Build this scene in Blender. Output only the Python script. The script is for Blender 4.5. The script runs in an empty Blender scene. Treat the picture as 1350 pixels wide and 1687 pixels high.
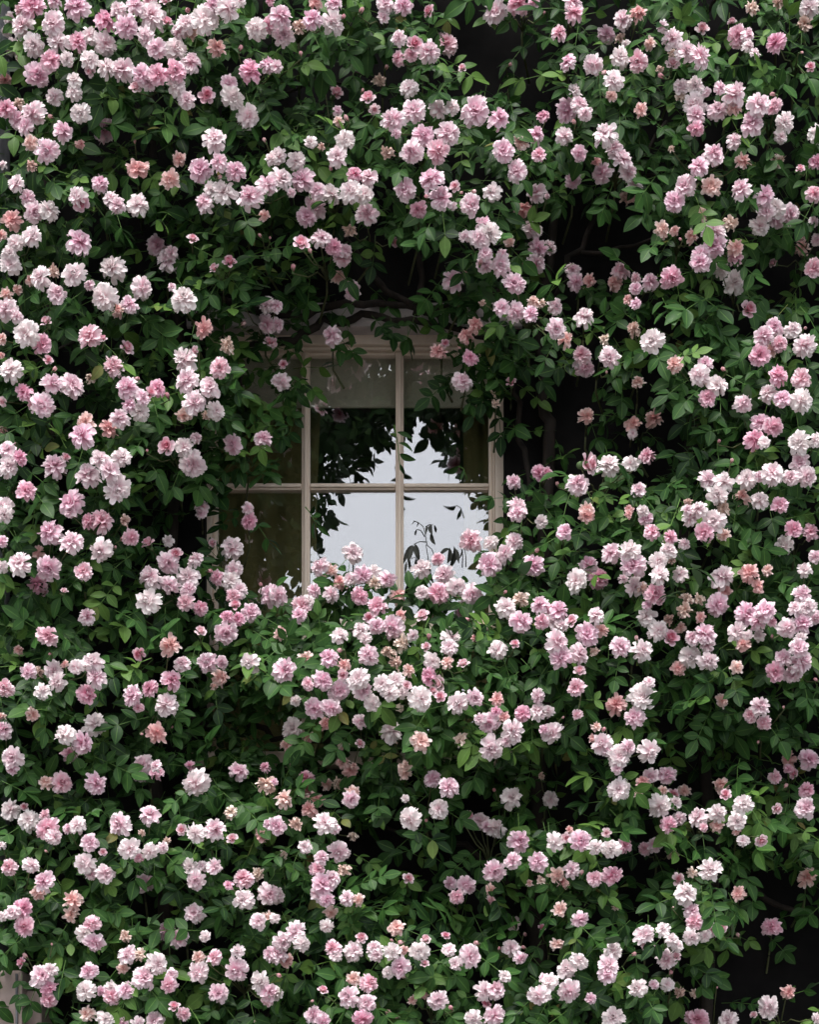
import bpy, math, random
import numpy as np
from mathutils import Vector, Matrix

# ------------------------------------------------------------------ camera, sky, sun, exposure
SC = bpy.context.scene
COL = SC.collection
CAM_D, CAM_Z, MID_Z, PPM = 7.0, 1.6, 3.75, 500.0      # metres from the wall, eye height, height the frame is centred on
cam_d = bpy.data.cameras.new('camera'); cam = bpy.data.objects.new('camera', cam_d); COL.objects.link(cam)
cam.location = (0, -CAM_D, CAM_Z); cam.rotation_euler = (math.radians(90), 0, 0)
VIEW_H = 1687 / PPM
cam_d.sensor_fit = 'VERTICAL'; cam_d.sensor_height = 36.0; cam_d.sensor_width = 36.0
cam_d.lens = 36.0 * CAM_D / VIEW_H
cam_d.shift_y = (MID_Z - CAM_Z) / VIEW_H
cam_d.clip_start = 0.05; cam_d.clip_end = 4000
SC.camera = cam
SC.render.resolution_x, SC.render.resolution_y = 820, 1024

SUN_EL, SUN_AZ = math.radians(62), math.radians(-14)   # azimuth from straight in front of the wall
world = bpy.data.worlds.new('World'); SC.world = world; world.use_nodes = True
wn, wl = world.node_tree.nodes, world.node_tree.links
wn.clear()
sky = wn.new('ShaderNodeTexSky'); sky.sky_type = 'NISHITA'; sky.sun_disc = False
sky.sun_elevation = SUN_EL; sky.sun_rotation = math.pi - SUN_AZ
sky.air_density = 1.0; sky.dust_density = 4.0; sky.ozone_density = 1.0
hs = wn.new('ShaderNodeHueSaturation'); hs.inputs['Saturation'].default_value = 0.30
bg = wn.new('ShaderNodeBackground'); bg.inputs['Strength'].default_value = 0.12
wo = wn.new('ShaderNodeOutputWorld')
wl.new(sky.outputs[0], hs.inputs['Color']); wl.new(hs.outputs[0], bg.inputs['Color']); wl.new(bg.outputs[0], wo.inputs['Surface'])
sun_d = bpy.data.lights.new('sun', 'SUN'); sun_d.energy = 1.1; sun_d.angle = math.radians(20); sun_d.color = (1.0, 0.96, 0.92)
sun = bpy.data.objects.new('sun', sun_d); COL.objects.link(sun)
sdir = Vector((math.sin(SUN_AZ) * math.cos(SUN_EL), -math.cos(SUN_AZ) * math.cos(SUN_EL), math.sin(SUN_EL)))
sun.location = sdir * 30; sun.rotation_euler = sdir.to_track_quat('Z', 'Y').to_euler()
SC.view_settings.view_transform = 'Standard'; SC.view_settings.look = 'None'
SC.view_settings.exposure = 1.35; SC.view_settings.gamma = 1.0; SC.view_settings.use_curve_mapping = False
SC.cycles.max_bounces = 6; SC.cycles.transparent_max_bounces = 12
SC.cycles.caustics_reflective = False; SC.cycles.caustics_refractive = False

R = random.Random(7)
NP = np.random.RandomState(7)

SPRAYS = """\
single half-open rose along top edge, left of panes|one|276 3 20 o
single withered rose, right of two alike along top edge, by right edge|one|1285 4 25 t
single peach rose along top edge over middle panes|one|520 5 25 f
two pale-pink roses along top edge, near left edge|many|127 12 42 p;90 2 23 p
single withered rose, left of two alike along top edge, by right edge|one|1240 13 25 t
two pale-pink and one deep-pink roses with bud along top edge, right of panes|many|817 20 40 p;855 7 35 d;880 5 20 p;897 23 8 b
three pale-pink roses with bud along top edge over middle panes|many|635 7 28 p;665 10 28 p;632 28 20 p;594 20 14 b
single half-open rose along top edge over right panes|one|709 19 19 o
one blush and one withered roses along top edge, by right edge|many|1335 12 32 w;1327 40 28 t
two deep-pink and one pale-pink roses along top edge, right of panes|many|945 5 32 p;947 23 30 d;922 56 27 d
four pale-pink, two blush and two deep-pink roses along top edge over left panes|many|548 37 37 w;463 28 35 p;467 57 35 p;422 47 33 w;515 33 32 p;550 7 30 p;443 40 27 d;493 45 25 t;445 2 15 d;565 30 12 b
four blush, two pale-pink and one peach roses along top edge, left of panes|many|337 32 43 w;375 15 37 w;307 40 33 w;357 78 32 f;350 10 28 p;317 53 27 t;295 53 25 p;395 2 20 w;308 17 15 b
four pale-pink, three blush and one deep-pink roses along top edge, left of panes|many|250 27 45 w;208 43 37 p;288 80 35 w;258 80 32 p;222 10 30 p;240 60 28 p;195 17 27 w;247 3 23 d;275 38 17 o
single half-open rose along top edge, near right edge|one|1157 49 20 o
four blush, two deep-pink and one withered roses along top edge, by left edge|many|52 10 40 d;38 43 37 w;55 75 35 w;22 78 28 w;18 32 25 w;33 98 23 t;33 17 20 d;10 53 17 p
two blush, one deep-pink and one pale-pink roses along top edge, by right edge|many|1215 60 32 d;1233 58 23 p;1233 77 20 w;1245 88 18 w;1207 38 15 o
two pale-pink, two blush and two peach roses along top edge, further right|many|1027 33 33 p;1023 95 33 w;1052 102 32 d;1000 57 28 p;1052 23 27 f;1072 72 22 f;1022 62 20 t;1032 72 13 w
four blush, three deep-pink and two pale-pink roses along top edge, near left edge|many|62 123 40 p;87 38 37 p;172 72 37 w;97 70 35 w;83 100 33 d;172 35 32 d;128 70 30 d;147 60 28 w;110 97 23 w
three deep-pink, two pale-pink and two half-open roses along top edge over right panes|many|705 85 35 p;737 72 35 d;657 63 24 p;682 73 23 o;677 90 22 d;657 97 22 d;763 113 13 o
one deep-pink and one half-open roses with bud close below top edge, by right edge|many|1280 70 31 d;1337 111 15 o;1320 87 8 b
four pale-pink, two withered and one half-open roses close below top edge, near right edge|many|1153 93 38 p;1108 65 33 p;1130 85 33 p;1108 107 21 o;1092 43 18 p;1110 88 17 t;1088 115 15 t;1093 127 14 b
single closed pink bud close below top edge, right of panes|bud|839 108 11 b
two blush, one pale-pink and one half-open roses close below top edge, near left edge|many|202 115 37 p;147 100 30 w;175 113 30 w;150 117 17 o
single withered rose with bud close below top edge over middle panes|one|625 133 25 t;636 113 12 b
two pale-pink, one blush and one peach roses close below top edge, further right|many|978 107 32 p;1012 133 32 w;937 103 28 p;1008 158 20 f;993 120 14 b
three pale-pink, two blush and one deep-pink roses close below top edge over left panes|many|408 192 38 w;413 118 35 d;383 160 35 w;442 108 28 p;377 138 28 p;340 157 23 o;455 110 20 p;395 82 13 b;496 91 12 b
five pale-pink, two deep-pink and one blush roses close below top edge, left of panes|many|290 118 33 d;262 123 32 d;233 123 30 p;315 105 30 p;290 143 30 w;307 165 28 p;243 138 23 p;317 97 20 p;223 145 18 o
single peach rose close below top edge, by left edge|one|8 132 23 f
two half-open roses with bud close below top edge over middle panes|many|607 163 21 o;617 180 16 o;597 151 9 b
three pale-pink and one peach roses close below top edge, near right edge|many|1210 157 38 p;1183 182 32 p;1210 177 27 f;1187 145 20 p
four blush, one pale-pink and one deep-pink roses close below top edge, near right edge|many|1145 172 37 w;1148 190 30 p;1147 142 28 w;1123 143 25 w;1148 212 25 d;1122 158 20 t;1165 152 15 w
four blush and one pale-pink roses close below top edge, near left edge|many|172 215 38 p;132 187 32 w;90 160 27 w;122 133 25 w;122 153 25 w
single peach rose close below top edge, further right|one|1057 180 25 f
five pale-pink and three blush roses close below top edge over right panes|many|783 183 45 p;648 198 37 p;682 183 37 p;822 197 33 p;674 145 30 w;722 180 30 w;745 177 23 w;653 220 15 p
two pale-pink, two blush and one deep-pink roses close below top edge, by right edge|many|1250 173 38 p;1240 205 37 p;1293 202 33 w;1277 175 25 d;1287 225 22 w;1277 156 12 b
four pale-pink and two blush roses with bud high above window, right of panes|many|935 182 37 p;955 173 27 p;930 224 27 w;955 253 26 p;947 152 25 w;965 188 23 p;947 203 12 b
five pale-pink, two peach and one deep-pink roses high above window, by left edge|many|55 187 37 p;77 248 37 p;103 217 33 p;10 180 30 d;28 197 27 p;42 208 27 p;50 235 27 f;30 170 20 t;132 237 17 f;85 193 13 b
three blush, one half-open and one peach roses high above middle panes|many|555 258 32 w;569 230 30 w;552 155 22 o;558 200 20 f;512 234 20 w;556 183 17 p;573 198 14 b;530 242 13 t;545 278 12 b;533 134 9 b
three pale-pink, three deep-pink and one peach roses high above window, right of panes|many|830 248 35 p;852 282 33 p;883 222 28 p;858 235 27 f;888 255 23 d;895 193 20 d;902 193 8 d
three pale-pink, one deep-pink and one withered roses high above right panes|many|738 220 37 p;680 250 37 p;721 249 37 d;698 223 35 p;639 251 25 t
three blush roses with bud high above left panes|many|488 265 30 w;458 257 27 w;447 262 20 w;437 233 11 b
one blush, one deep-pink and one half-open roses high above window, by right edge|many|1348 222 33 w;1345 267 23 d;1319 280 14 o
single peach rose with bud high above window, left of panes|one|227 278 37 f;222 235 9 b
single withered rose high above window, by right edge|one|1283 265 28 t
three pale-pink, two peach and one blush roses high above window, left of panes|many|353 230 38 w;330 280 37 p;280 295 35 f;388 282 32 p;360 268 28 p;295 262 25 f
single withered rose high above window, by left edge|one|52 273 20 t
four pale-pink, two blush and one withered roses high above window, further right|many|998 223 37 w;1025 262 33 p;993 285 33 p;1033 323 30 t;1035 283 27 p;1045 305 27 w;1013 245 25 p;983 267 17 f
five pale-pink, two peach and one withered roses high above window, near right edge|many|1173 307 37 f;1177 255 35 p;1130 307 35 p;1112 332 33 p;1152 275 32 p;1225 265 28 f;1210 233 25 p;1107 245 13 t
single pale-pink rose high above window, right of panes|one|945 297 27 p
five pale-pink, three blush and one deep-pink roses well above middle panes|many|498 297 38 p;520 340 37 p;577 315 35 w;545 320 32 w;505 357 32 p;608 293 30 p;600 320 30 w;523 315 28 p;585 288 25 d
single blush rose well above right panes|one|812 317 30 w
four pale-pink, three blush and one peach roses well above left panes|many|413 325 40 p;370 318 37 w;462 295 37 w;440 305 33 p;337 335 32 p;348 313 28 w;435 355 20 f;480 317 15 p;360 293 12 b
four pale-pink, one half-open and one blush roses well above right panes|many|712 298 37 p;727 327 37 p;668 312 35 p;775 337 35 p;750 308 16 o;707 323 13 b;747 340 13 w;778 315 11 b;759 317 9 b
single deep-pink rose well above window, by right edge|one|1343 320 27 d
three blush, two pale-pink and one half-open roses well above window, near left edge|many|227 338 35 w;128 323 30 w;165 303 28 p;193 338 28 p;133 335 25 o;182 328 23 w
three blush, two peach and two pale-pink roses well above window, by left edge|many|20 363 37 f;55 350 32 p;80 347 32 w;27 303 27 w;45 325 25 p;2 387 20 f;3 272 17 w
single deep-pink rose well above right panes|one|690 345 27 d
five pale-pink and two blush roses well above window, by right edge|many|1223 313 32 p;1260 323 32 p;1302 353 32 p;1280 343 30 w;1252 373 30 w;1263 350 28 p;1280 362 27 p
one pale-pink, one withered and one half-open roses well above middle panes|many|605 353 35 p;577 380 27 t;650 399 15 o
five pale-pink, one peach and one blush roses well above window, right of panes|many|862 345 33 f;885 318 33 p;887 410 33 p;883 434 33 p;877 378 32 w;905 408 25 p;858 368 13 b;902 323 10 p;863 437 8 b
three peach roses with bud well above window, near right edge|many|1093 378 28 f;1140 390 23 f;1112 380 18 f;1123 395 8 b
pair of closed pink buds well above left panes|bud|430 390 10 b;445 392 8 b
single half-open rose well above window, left of panes|one|317 395 17 o
single peach rose well above window, right of panes|one|840 397 20 f
three pale-pink, two withered and one blush roses well above window, near right edge|many|1177 383 38 w;1178 405 37 p;1155 432 33 p;1213 408 32 f;1157 353 28 t;1203 368 28 t;1155 418 27 p;1212 424 25 d
two peach, two pale-pink and one deep-pink roses well above window, by right edge|many|1342 442 32 d;1322 407 30 f;1347 395 20 p;1342 365 17 p;1321 388 17 f;1276 434 14 o
seven pale-pink and one blush roses with bud well above right panes|many|808 385 37 w;825 437 33 p;790 393 32 p;798 435 27 p;797 370 25 p;800 418 23 p;767 390 20 p;828 421 20 p;792 435 12 b
four blush roses well above window, by left edge|many|17 435 35 w;53 390 32 w;25 400 28 w;15 417 23 w
three pale-pink roses well above window, left of panes|many|277 430 37 p;257 405 33 p;282 417 25 p
three pale-pink, two deep-pink and one peach roses well above middle panes|many|528 393 32 p;580 479 31 p;565 425 30 d;557 455 29 f;550 408 27 d;568 413 25 p;497 403 25 o;483 444 14 b;512 416 13 b
two half-open roses just above left panes|many|378 434 22 o;355 444 16 o
two pale-pink, two blush and one withered roses just above window, by left edge|many|130 400 40 p;122 452 37 w;67 457 35 w;93 485 32 p;89 447 23 t;50 462 20 f
single pale-pink rose with bud just above right panes|one|747 462 35 p;768 449 10 b
two pale-pink and one peach roses just above window, further right|many|949 465 28 p;943 444 25 p;972 462 25 f
three deep-pink, three pale-pink and two peach roses just above window, further right|many|1107 457 35 d;1023 447 30 d;1013 465 30 f;1072 465 28 p;1048 475 20 p;1035 494 18 f;1048 500 18 p;1048 459 17 d
two blush and one half-open roses just above window, near right edge|many|1212 465 38 w;1190 445 27 w;1233 510 25 o
three pale-pink, two blush and one peach roses just above window, near left edge|many|172 489 42 w;187 444 40 w;233 474 37 p;213 502 28 p;192 510 27 f;147 470 17 p
six pale-pink, two peach and two withered roses just above window, right of panes|many|848 467 33 p;850 514 32 p;917 542 32 p;932 560 28 f;827 507 27 p;875 517 27 p;915 505 25 p;880 497 23 f;893 500 17 t;795 499 13 t
one blush, one peach and one withered roses just above window, left of panes|many|302 494 42 w;337 542 33 f;375 570 30 t;283 473 13 p
single blush rose just above window, further right|one|963 524 32 w
four pale-pink and two half-open roses with buds just above left panes|many|440 534 32 p;440 502 27 p;455 535 25 p;455 505 22 p;443 565 18 o;450 565 15 o;398 535 13 b;404 500 9 b
three peach, two pale-pink and two half-open roses just above window, by left edge|many|43 550 42 w;10 510 37 p;68 567 33 d;10 485 23 f;27 522 22 p;28 477 20 f;2 559 20 f;77 532 18 o;79 594 14 o
one blush and one withered roses just above window, further right|many|1075 562 38 w;1045 542 27 t
single pale-pink rose just above middle panes|one|548 554 32 p
one deep-pink and one half-open roses just above window, near left edge|many|147 554 38 d;170 560 13 o
two blush, two deep-pink and two pale-pink roses just above window, by right edge|many|1327 569 35 w;1252 585 33 d;1260 554 32 p;1277 539 28 p;1307 544 28 w;1285 567 27 d;1270 579 23 f;1328 540 10 b
one peach and one half-open roses in front of upper right panes|many|722 579 30 f;734 565 12 o
single half-open rose level with blind, near left edge|one|207 574 23 o
two peach, one pale-pink and one deep-pink roses in front of upper right panes|many|762 629 33 p;768 554 28 f;783 535 27 f;775 590 25 d;759 574 9 b
two pale-pink, one deep-pink and one withered roses level with blind, further right|many|963 605 35 p;1005 589 33 p;960 585 30 d;997 560 22 t;1000 615 8 b
one pale-pink and one half-open roses in front of upper left panes|many|463 629 30 p;467 600 13 o
two blush, one peach and one deep-pink roses level with blind, near right edge|many|1153 617 33 w;1183 635 33 w;1112 600 30 f;1167 655 28 d;1163 600 25 p;1172 632 20 t;1195 610 12 b
single peach rose level with blind, further right|one|1052 629 23 f
single half-open rose level with blind, right of panes|one|843 631 17 o
three pale-pink, two half-open and one blush roses level with blind, by left edge|many|118 635 40 p;70 667 38 p;18 610 37 w;85 632 33 p;40 646 28 d;150 622 23 t;57 671 19 o;5 662 14 o;2 585 13 f;88 610 13 b
three pale-pink, two blush and one deep-pink roses level with blind, left of panes|many|305 594 38 w;308 627 38 p;320 664 38 p;345 639 33 p;362 605 32 d;355 677 30 w;303 684 28 f;340 685 17 t;323 578 14 o
two blush, two deep-pink and one pale-pink roses level with blind, by right edge|many|1321 660 35 w;1322 624 32 d;1283 620 30 d;1267 649 30 w;1290 657 28 p
three pale-pink, two deep-pink and one blush roses level with blind, left of panes|many|188 605 37 d;210 640 35 p;230 679 30 w;260 640 27 d;235 655 25 p;213 667 23 p;247 649 18 o;277 654 13 b;223 624 12 b
single withered rose in front of upper right panes|one|817 665 18 t
single peach rose level with upper panes, further right|one|967 685 30 f
two peach and one blush roses level with upper panes, further right|many|1078 690 33 f;1043 699 30 f;1043 714 18 w
two pale-pink and two peach roses level with upper panes, near left edge|many|135 719 40 p;178 705 33 f;140 695 32 f;197 690 30 p
two deep-pink, two pale-pink and one blush roses level with upper panes, by right edge|many|1245 725 35 d;1253 697 32 p;1225 665 30 p;1275 702 30 d;1260 729 20 w;1185 729 9 b
two pale-pink roses in front of upper left panes|many|383 732 33 p;433 724 30 p
two pale-pink, one blush and one half-open roses level with upper panes, left of panes|many|318 765 42 p;302 737 30 w;275 737 25 o;323 722 18 p;242 744 8 b
three pale-pink and two blush roses level with upper panes, by right edge|many|1318 729 38 w;1330 785 33 p;1318 762 32 p;1305 787 27 p;1345 725 23 w
three blush, two deep-pink and one pale-pink roses level with upper panes, by left edge|many|13 770 33 w;42 809 32 d;12 742 30 p;7 835 30 w;7 847 27 w;32 755 25 d;2 705 22 f;25 730 8 b
three blush, three pale-pink and one half-open roses level with upper panes, near left edge|many|193 805 43 w;90 769 40 p;145 784 38 p;180 775 35 p;165 757 30 w;200 754 30 w;108 755 14 o;218 825 6 b
two deep-pink roses level with upper panes, right of panes|many|888 779 25 d;902 779 20 d
two blush, two peach and one pale-pink roses level with upper panes, further right|many|1003 767 38 w;953 799 37 p;967 765 31 o;967 849 30 f;1067 752 28 d;1040 764 28 w;967 839 27 f;920 800 11 b
three blush, one peach and one deep-pink roses level with white reflection, by right edge|many|1273 780 37 w;1232 790 32 w;1223 820 30 f;1253 825 30 w;1285 832 27 d;1252 785 17 p
single pale-pink rose level with white reflection, further right|one|1053 807 25 p
three blush, one deep-pink and one pale-pink roses level with white reflection, near right edge|many|1177 859 37 w;1183 815 33 w;1193 795 32 w;1162 877 32 d;1167 790 30 p;1193 837 28 t;1193 881 25 f;1206 761 11 b
three pale-pink and one blush roses level with white reflection, right of panes|many|853 835 33 p;853 846 30 p;847 794 25 p;893 859 22 w
two blush, one pale-pink and one withered roses level with white reflection, near right edge|many|1152 840 28 w;1138 851 27 w;1133 840 17 p;1135 827 15 t
two pale-pink roses level with white reflection, left of panes|many|332 835 25 p;332 846 20 p
one deep-pink and one pale-pink roses in front of lower left panes|many|410 859 27 d;408 837 20 p
two peach, one deep-pink and one pale-pink roses level with white reflection, further right|many|1075 877 27 d;1065 854 23 p;1060 842 20 w;1037 839 18 f;1037 847 15 f
three deep-pink, two pale-pink and one blush roses level with white reflection, near left edge|many|118 829 42 p;168 859 37 d;167 906 37 w;215 886 27 d;145 859 25 d;205 857 22 t;115 844 20 p;200 889 12 b;190 903 7 b
single pale-pink rose level with white reflection, right of panes|one|930 877 28 p
two deep-pink and one blush roses level with white reflection, by right edge|many|1293 899 32 w;1308 872 28 d;1337 877 28 d
single pale-pink rose level with white reflection, by left edge|one|3 892 20 p
two half-open, one pale-pink and one blush roses level with lower panes, left of panes|many|278 927 37 p;245 897 20 o;290 914 20 o;277 891 20 w
four pale-pink, one deep-pink and one blush roses level with lower panes, right of panes|many|807 929 40 p;777 891 37 d;878 932 37 p;848 892 30 p;833 912 30 p;808 894 25 w;885 907 15 b
single blush rose in front of lower middle panes|one|582 911 35 w
four blush, three pale-pink and one deep-pink roses level with lower panes, further right|many|1045 932 40 p;1008 912 33 p;1040 907 33 w;1085 924 30 w;1088 947 30 w;1102 907 27 w;1105 886 23 d;1128 896 20 p;1107 921 18 t
three pale-pink, two blush and two half-open roses level with lower panes, by left edge|many|83 877 40 p;80 936 40 p;32 929 38 w;117 894 37 p;62 962 32 d;62 911 25 f;3 934 20 w;73 977 13 o;105 975 12 o
single deep-pink rose level with lower panes, near left edge|one|137 941 30 d
single blush rose level with lower panes, near right edge|one|1122 946 25 w
one blush, one deep-pink and one pale-pink roses level with lower panes, further right|many|950 957 37 w;987 954 35 d;970 931 30 p
three blush, two deep-pink and two half-open roses in front of lower left panes|many|382 904 38 w;380 957 32 w;385 939 30 p;393 972 30 w;385 984 28 d;358 952 25 d;387 999 18 o;352 894 14 o;343 941 13 b
three pale-pink, two peach and two withered roses in front of lower middle panes|many|598 947 33 p;528 934 30 p;638 954 30 p;560 959 28 f;617 961 25 t;547 941 23 f;577 954 23 w;617 941 23 w;530 954 20 t
three blush, two deep-pink and two pale-pink roses in front of lower right panes|many|723 977 37 d;695 937 33 w;732 947 33 p;778 979 33 p;753 967 32 w;697 977 25 w;722 921 22 d
four pale-pink, two blush and two deep-pink roses level with lower panes, left of panes|many|245 991 42 w;310 951 38 w;248 952 37 p;280 964 30 p;305 992 28 d;322 922 25 p;330 1002 25 d;310 971 25 p
four peach, three withered and one blush roses level with lower panes, near right edge|many|1190 952 38 w;1183 996 37 p;1235 944 35 f;1128 1007 27 t;1195 972 27 f;1133 986 25 t;1250 966 25 f;1153 987 22 t;1265 939 20 f
single deep-pink rose in front of lower middle panes|one|593 982 30 d
single peach rose in front of lower middle panes|one|655 982 30 f
three pale-pink, one deep-pink and one blush roses in front of lower middle panes|many|498 997 33 d;545 979 28 p;517 974 25 p;493 1014 25 p;508 992 23 w
five pale-pink and three blush roses with bud level with lower panes, by right edge|many|1298 1034 33 p;1323 1027 32 p;1323 979 30 p;1332 1001 30 w;1327 939 25 w;1345 917 23 p;1345 1017 23 p;1310 1002 23 w;1273 1050 9 b
one pale-pink, one blush and one withered roses level with lower panes, right of panes|many|858 1024 37 p;833 1001 33 w;858 986 33 t;832 977 10 b
three blush, two withered and two pale-pink roses level with lower panes, further right|many|1080 979 35 d;1047 967 32 w;1085 1039 32 w;1067 1017 30 w;1105 1052 25 o;1058 969 20 t;1102 1021 20 t;1027 954 17 p;1067 997 17 p
four pale-pink and two deep-pink roses with bud in front of lower left panes|many|373 1042 38 p;445 981 37 p;458 981 33 p;413 1009 32 p;393 1019 23 d;375 1016 22 d;430 965 11 b
single pale-pink rose just below window, near left edge|one|143 1016 27 p
single half-open rose just below right panes|one|697 1016 22 o
three pale-pink, three blush and one peach roses just below window, by right edge|many|1230 1011 37 p;1262 1007 37 p;1215 1041 33 w;1250 1024 27 p;1225 1061 25 f;1252 1047 20 w;1273 1024 17 d;1233 1047 17 w
one withered and one peach roses with bud just below right panes|many|793 1027 18 t;783 1051 15 f;773 1021 13 b
five pale-pink, two deep-pink and two blush roses just below window, right of panes|many|917 1057 38 p;925 1084 35 p;920 1007 33 p;955 1077 32 p;890 997 28 p;893 1024 25 d;907 1024 23 w;925 1031 22 w;908 1004 18 d
three withered, two pale-pink and one deep-pink roses just below middle panes|many|647 1034 40 p;622 999 33 d;663 1061 32 t;620 1031 28 p;640 1074 25 t;660 1014 22 f;652 1092 22 t;680 1047 20 w;608 1018 17 o
single half-open rose, right of two alike just below window, left of panes|one|330 1042 18 o
single peach rose just below left panes|one|462 1044 25 f
two blush and one pale-pink roses just below middle panes|many|607 1079 32 p;595 1039 27 w;602 1051 20 w
three pale-pink, three peach and two blush roses just below window, near right edge|many|1162 1046 37 p;1137 1082 35 w;1167 1089 32 w;1118 1101 27 f;1142 1052 25 p;1167 1064 23 p;1123 1034 22 f;1155 1017 20 f
single deep-pink rose with bud just below window, by left edge|one|78 1047 33 d;83 1077 8 b
one blush and one pale-pink roses with bud just below window, further right|many|1058 1072 37 w;1023 1066 33 p;1050 1054 12 b
one blush and one half-open roses just below window, right of panes|many|820 1071 30 w;849 1062 14 o
single peach rose just below window, by left edge|one|30 1071 18 f
single half-open rose, left of two alike just below window, left of panes|one|230 1076 20 o
two deep-pink, two half-open and two withered roses just below window, further right|many|968 1044 37 p;983 1014 28 w;950 1132 28 d;992 1039 25 f;943 1024 19 o;980 1074 18 t;955 1107 18 o;952 1177 17 d;972 1092 15 t
three blush, three half-open and one deep-pink roses just below right panes|many|743 1051 33 w;712 1089 28 w;707 1114 28 d;740 1066 27 w;737 1091 23 f;728 1126 22 o;765 1096 20 o;702 1067 14 o;707 1051 13 b
four pale-pink, one deep-pink and one blush roses just below window, by right edge|many|1320 1091 37 p;1278 1106 32 d;1317 1067 30 p;1307 1111 30 p;1292 1084 28 p;1320 1051 20 w;1347 1121 10 b
one pale-pink, one blush and one peach roses just below left panes|many|468 1104 38 p;412 1092 32 w;503 1084 28 f
single peach rose just below window, near right edge|one|1215 1099 25 f
two pale-pink and two peach roses just below left panes|many|342 1092 33 p;363 1117 32 f;365 1091 23 p;352 1131 15 f
four blush, two pale-pink and one deep-pink roses just below window, near left edge|many|153 1091 33 w;157 1116 33 p;142 1144 33 d;87 1104 32 w;95 1124 30 w;47 1107 27 p;125 1099 25 w;65 1106 20 t;107 1094 15 f
three blush, two pale-pink and two peach roses just below middle panes|many|590 1119 35 w;597 1137 33 p;542 1084 30 p;560 1047 27 w;613 1159 27 w;567 1096 25 f;618 1171 20 f;565 1111 16 o;563 1071 13 b
five blush, three half-open and one peach roses somewhat below right panes|many|693 1151 40 w;630 1127 30 w;643 1141 30 w;653 1121 27 w;673 1104 23 f;663 1141 20 w;726 1148 17 o;670 1130 15 o;713 1139 15 o
single deep-pink rose somewhat below window, by left edge|one|7 1134 30 d
three deep-pink, two peach and two pale-pink roses somewhat below window, left of panes|many|275 1162 38 w;280 1064 37 f;257 1207 37 f;282 1121 33 d;218 1146 32 p;300 1094 28 p;247 1134 27 d;228 1166 17 d;232 1209 8 b;283 1199 6 b
five pale-pink, one peach and one deep-pink roses somewhat below middle panes|many|532 1121 33 p;560 1137 33 p;518 1167 32 p;545 1166 32 p;537 1192 23 f;507 1127 20 d;550 1144 20 p;487 1154 17 w
one blush and one pale-pink roses somewhat below right panes|many|755 1159 35 w;783 1149 27 p
single peach rose somewhat below window, near right edge|one|1190 1154 25 f
two blush, one peach and one pale-pink roses somewhat below window, further right|many|1060 1149 45 w;1017 1162 35 f;1047 1182 33 p;1070 1124 20 w
one blush and one peach roses somewhat below window, by left edge|many|70 1139 27 w;53 1177 25 f
three blush, two pale-pink and one deep-pink roses somewhat below window, right of panes|many|910 1207 33 w;887 1172 28 w;862 1176 27 d;887 1147 23 p;903 1172 22 w;897 1202 17 p;927 1183 7 b
two deep-pink and one pale-pink roses with buds somewhat below window, by right edge|many|1253 1164 30 p;1260 1191 25 d;1237 1179 23 d;1250 1224 8 b;1292 1167 8 b
single pale-pink rose somewhat below middle panes|one|595 1189 25 p
three pale-pink, two blush and two peach roses somewhat below right panes|many|810 1232 40 w;845 1204 37 w;807 1191 32 p;820 1152 25 f;792 1184 20 p;830 1182 20 f;835 1221 18 p;818 1172 17 d
two peach and one blush roses somewhat below left panes|many|482 1201 37 w;508 1214 28 f;473 1227 25 f
two blush, one pale-pink and one deep-pink roses somewhat below window, near left edge|many|155 1194 38 w;107 1211 33 w;135 1224 33 p;115 1242 28 d
single withered rose somewhat below right panes|one|760 1219 27 t
three pale-pink and one peach roses somewhat below window, by left edge|many|20 1249 35 p;5 1202 30 p;20 1267 20 p;2 1181 17 f
four pale-pink, two blush and two peach roses somewhat below window, further right|many|1020 1246 37 w;1069 1237 37 w;993 1226 35 p;1035 1231 25 p;983 1197 20 f;1017 1267 18 p;1000 1237 17 p;978 1216 17 f;997 1201 13 b
two peach, one blush and one withered roses well below right panes|many|693 1221 37 f;645 1207 35 w;668 1272 27 f;667 1263 23 t
three pale-pink and one deep-pink roses well below window, left of panes|many|235 1259 35 p;233 1272 32 p;257 1272 25 d;257 1262 20 p
two deep-pink, one pale-pink and one peach roses well below window, by right edge|many|1333 1251 35 p;1300 1251 30 f;1278 1280 23 d;1300 1267 17 d;1310 1276 15 o;1294 1297 12 b
six peach, one pale-pink and one withered roses well below middle panes|many|563 1221 32 f;577 1270 30 f;578 1317 28 p;565 1256 25 f;582 1305 25 f;557 1290 23 t;538 1292 22 f;593 1226 15 o;583 1261 13 f
single pale-pink rose well below left panes|one|393 1272 32 p
one blush and one deep-pink roses well below window, left of panes|many|323 1290 42 w;313 1262 17 d
one deep-pink, one pale-pink and one peach roses well below window, near left edge|many|102 1290 35 d;157 1290 35 p;75 1288 25 f
one blush and one withered roses well below window, right of panes|many|907 1317 27 w;892 1278 15 t
single blush rose well below window, further right|one|1021 1300 37 w
four peach, two blush and two pale-pink roses well below window, near right edge|many|1087 1327 37 w;1099 1277 32 p;1073 1278 25 p;1128 1303 25 f;1060 1288 23 f;1113 1323 23 w;1092 1303 20 f;1110 1308 18 o;1053 1308 17 f
single blush rose with bud well below window, right of panes|one|843 1315 35 w;815 1302 12 b
one pale-pink, one deep-pink and one half-open roses well below window, by right edge|many|1327 1332 37 p;1330 1302 27 d;1280 1332 17 o
three blush and two pale-pink roses with bud well below right panes|many|677 1350 37 w;740 1297 33 p;723 1333 33 w;713 1283 28 p;668 1315 13 w;702 1352 11 b
three pale-pink, two withered and two peach roses well below left panes|many|440 1292 35 t;468 1317 35 f;457 1360 30 p;432 1375 28 f;487 1357 25 t;445 1358 20 p;437 1264 17 d;452 1288 13 p
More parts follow.
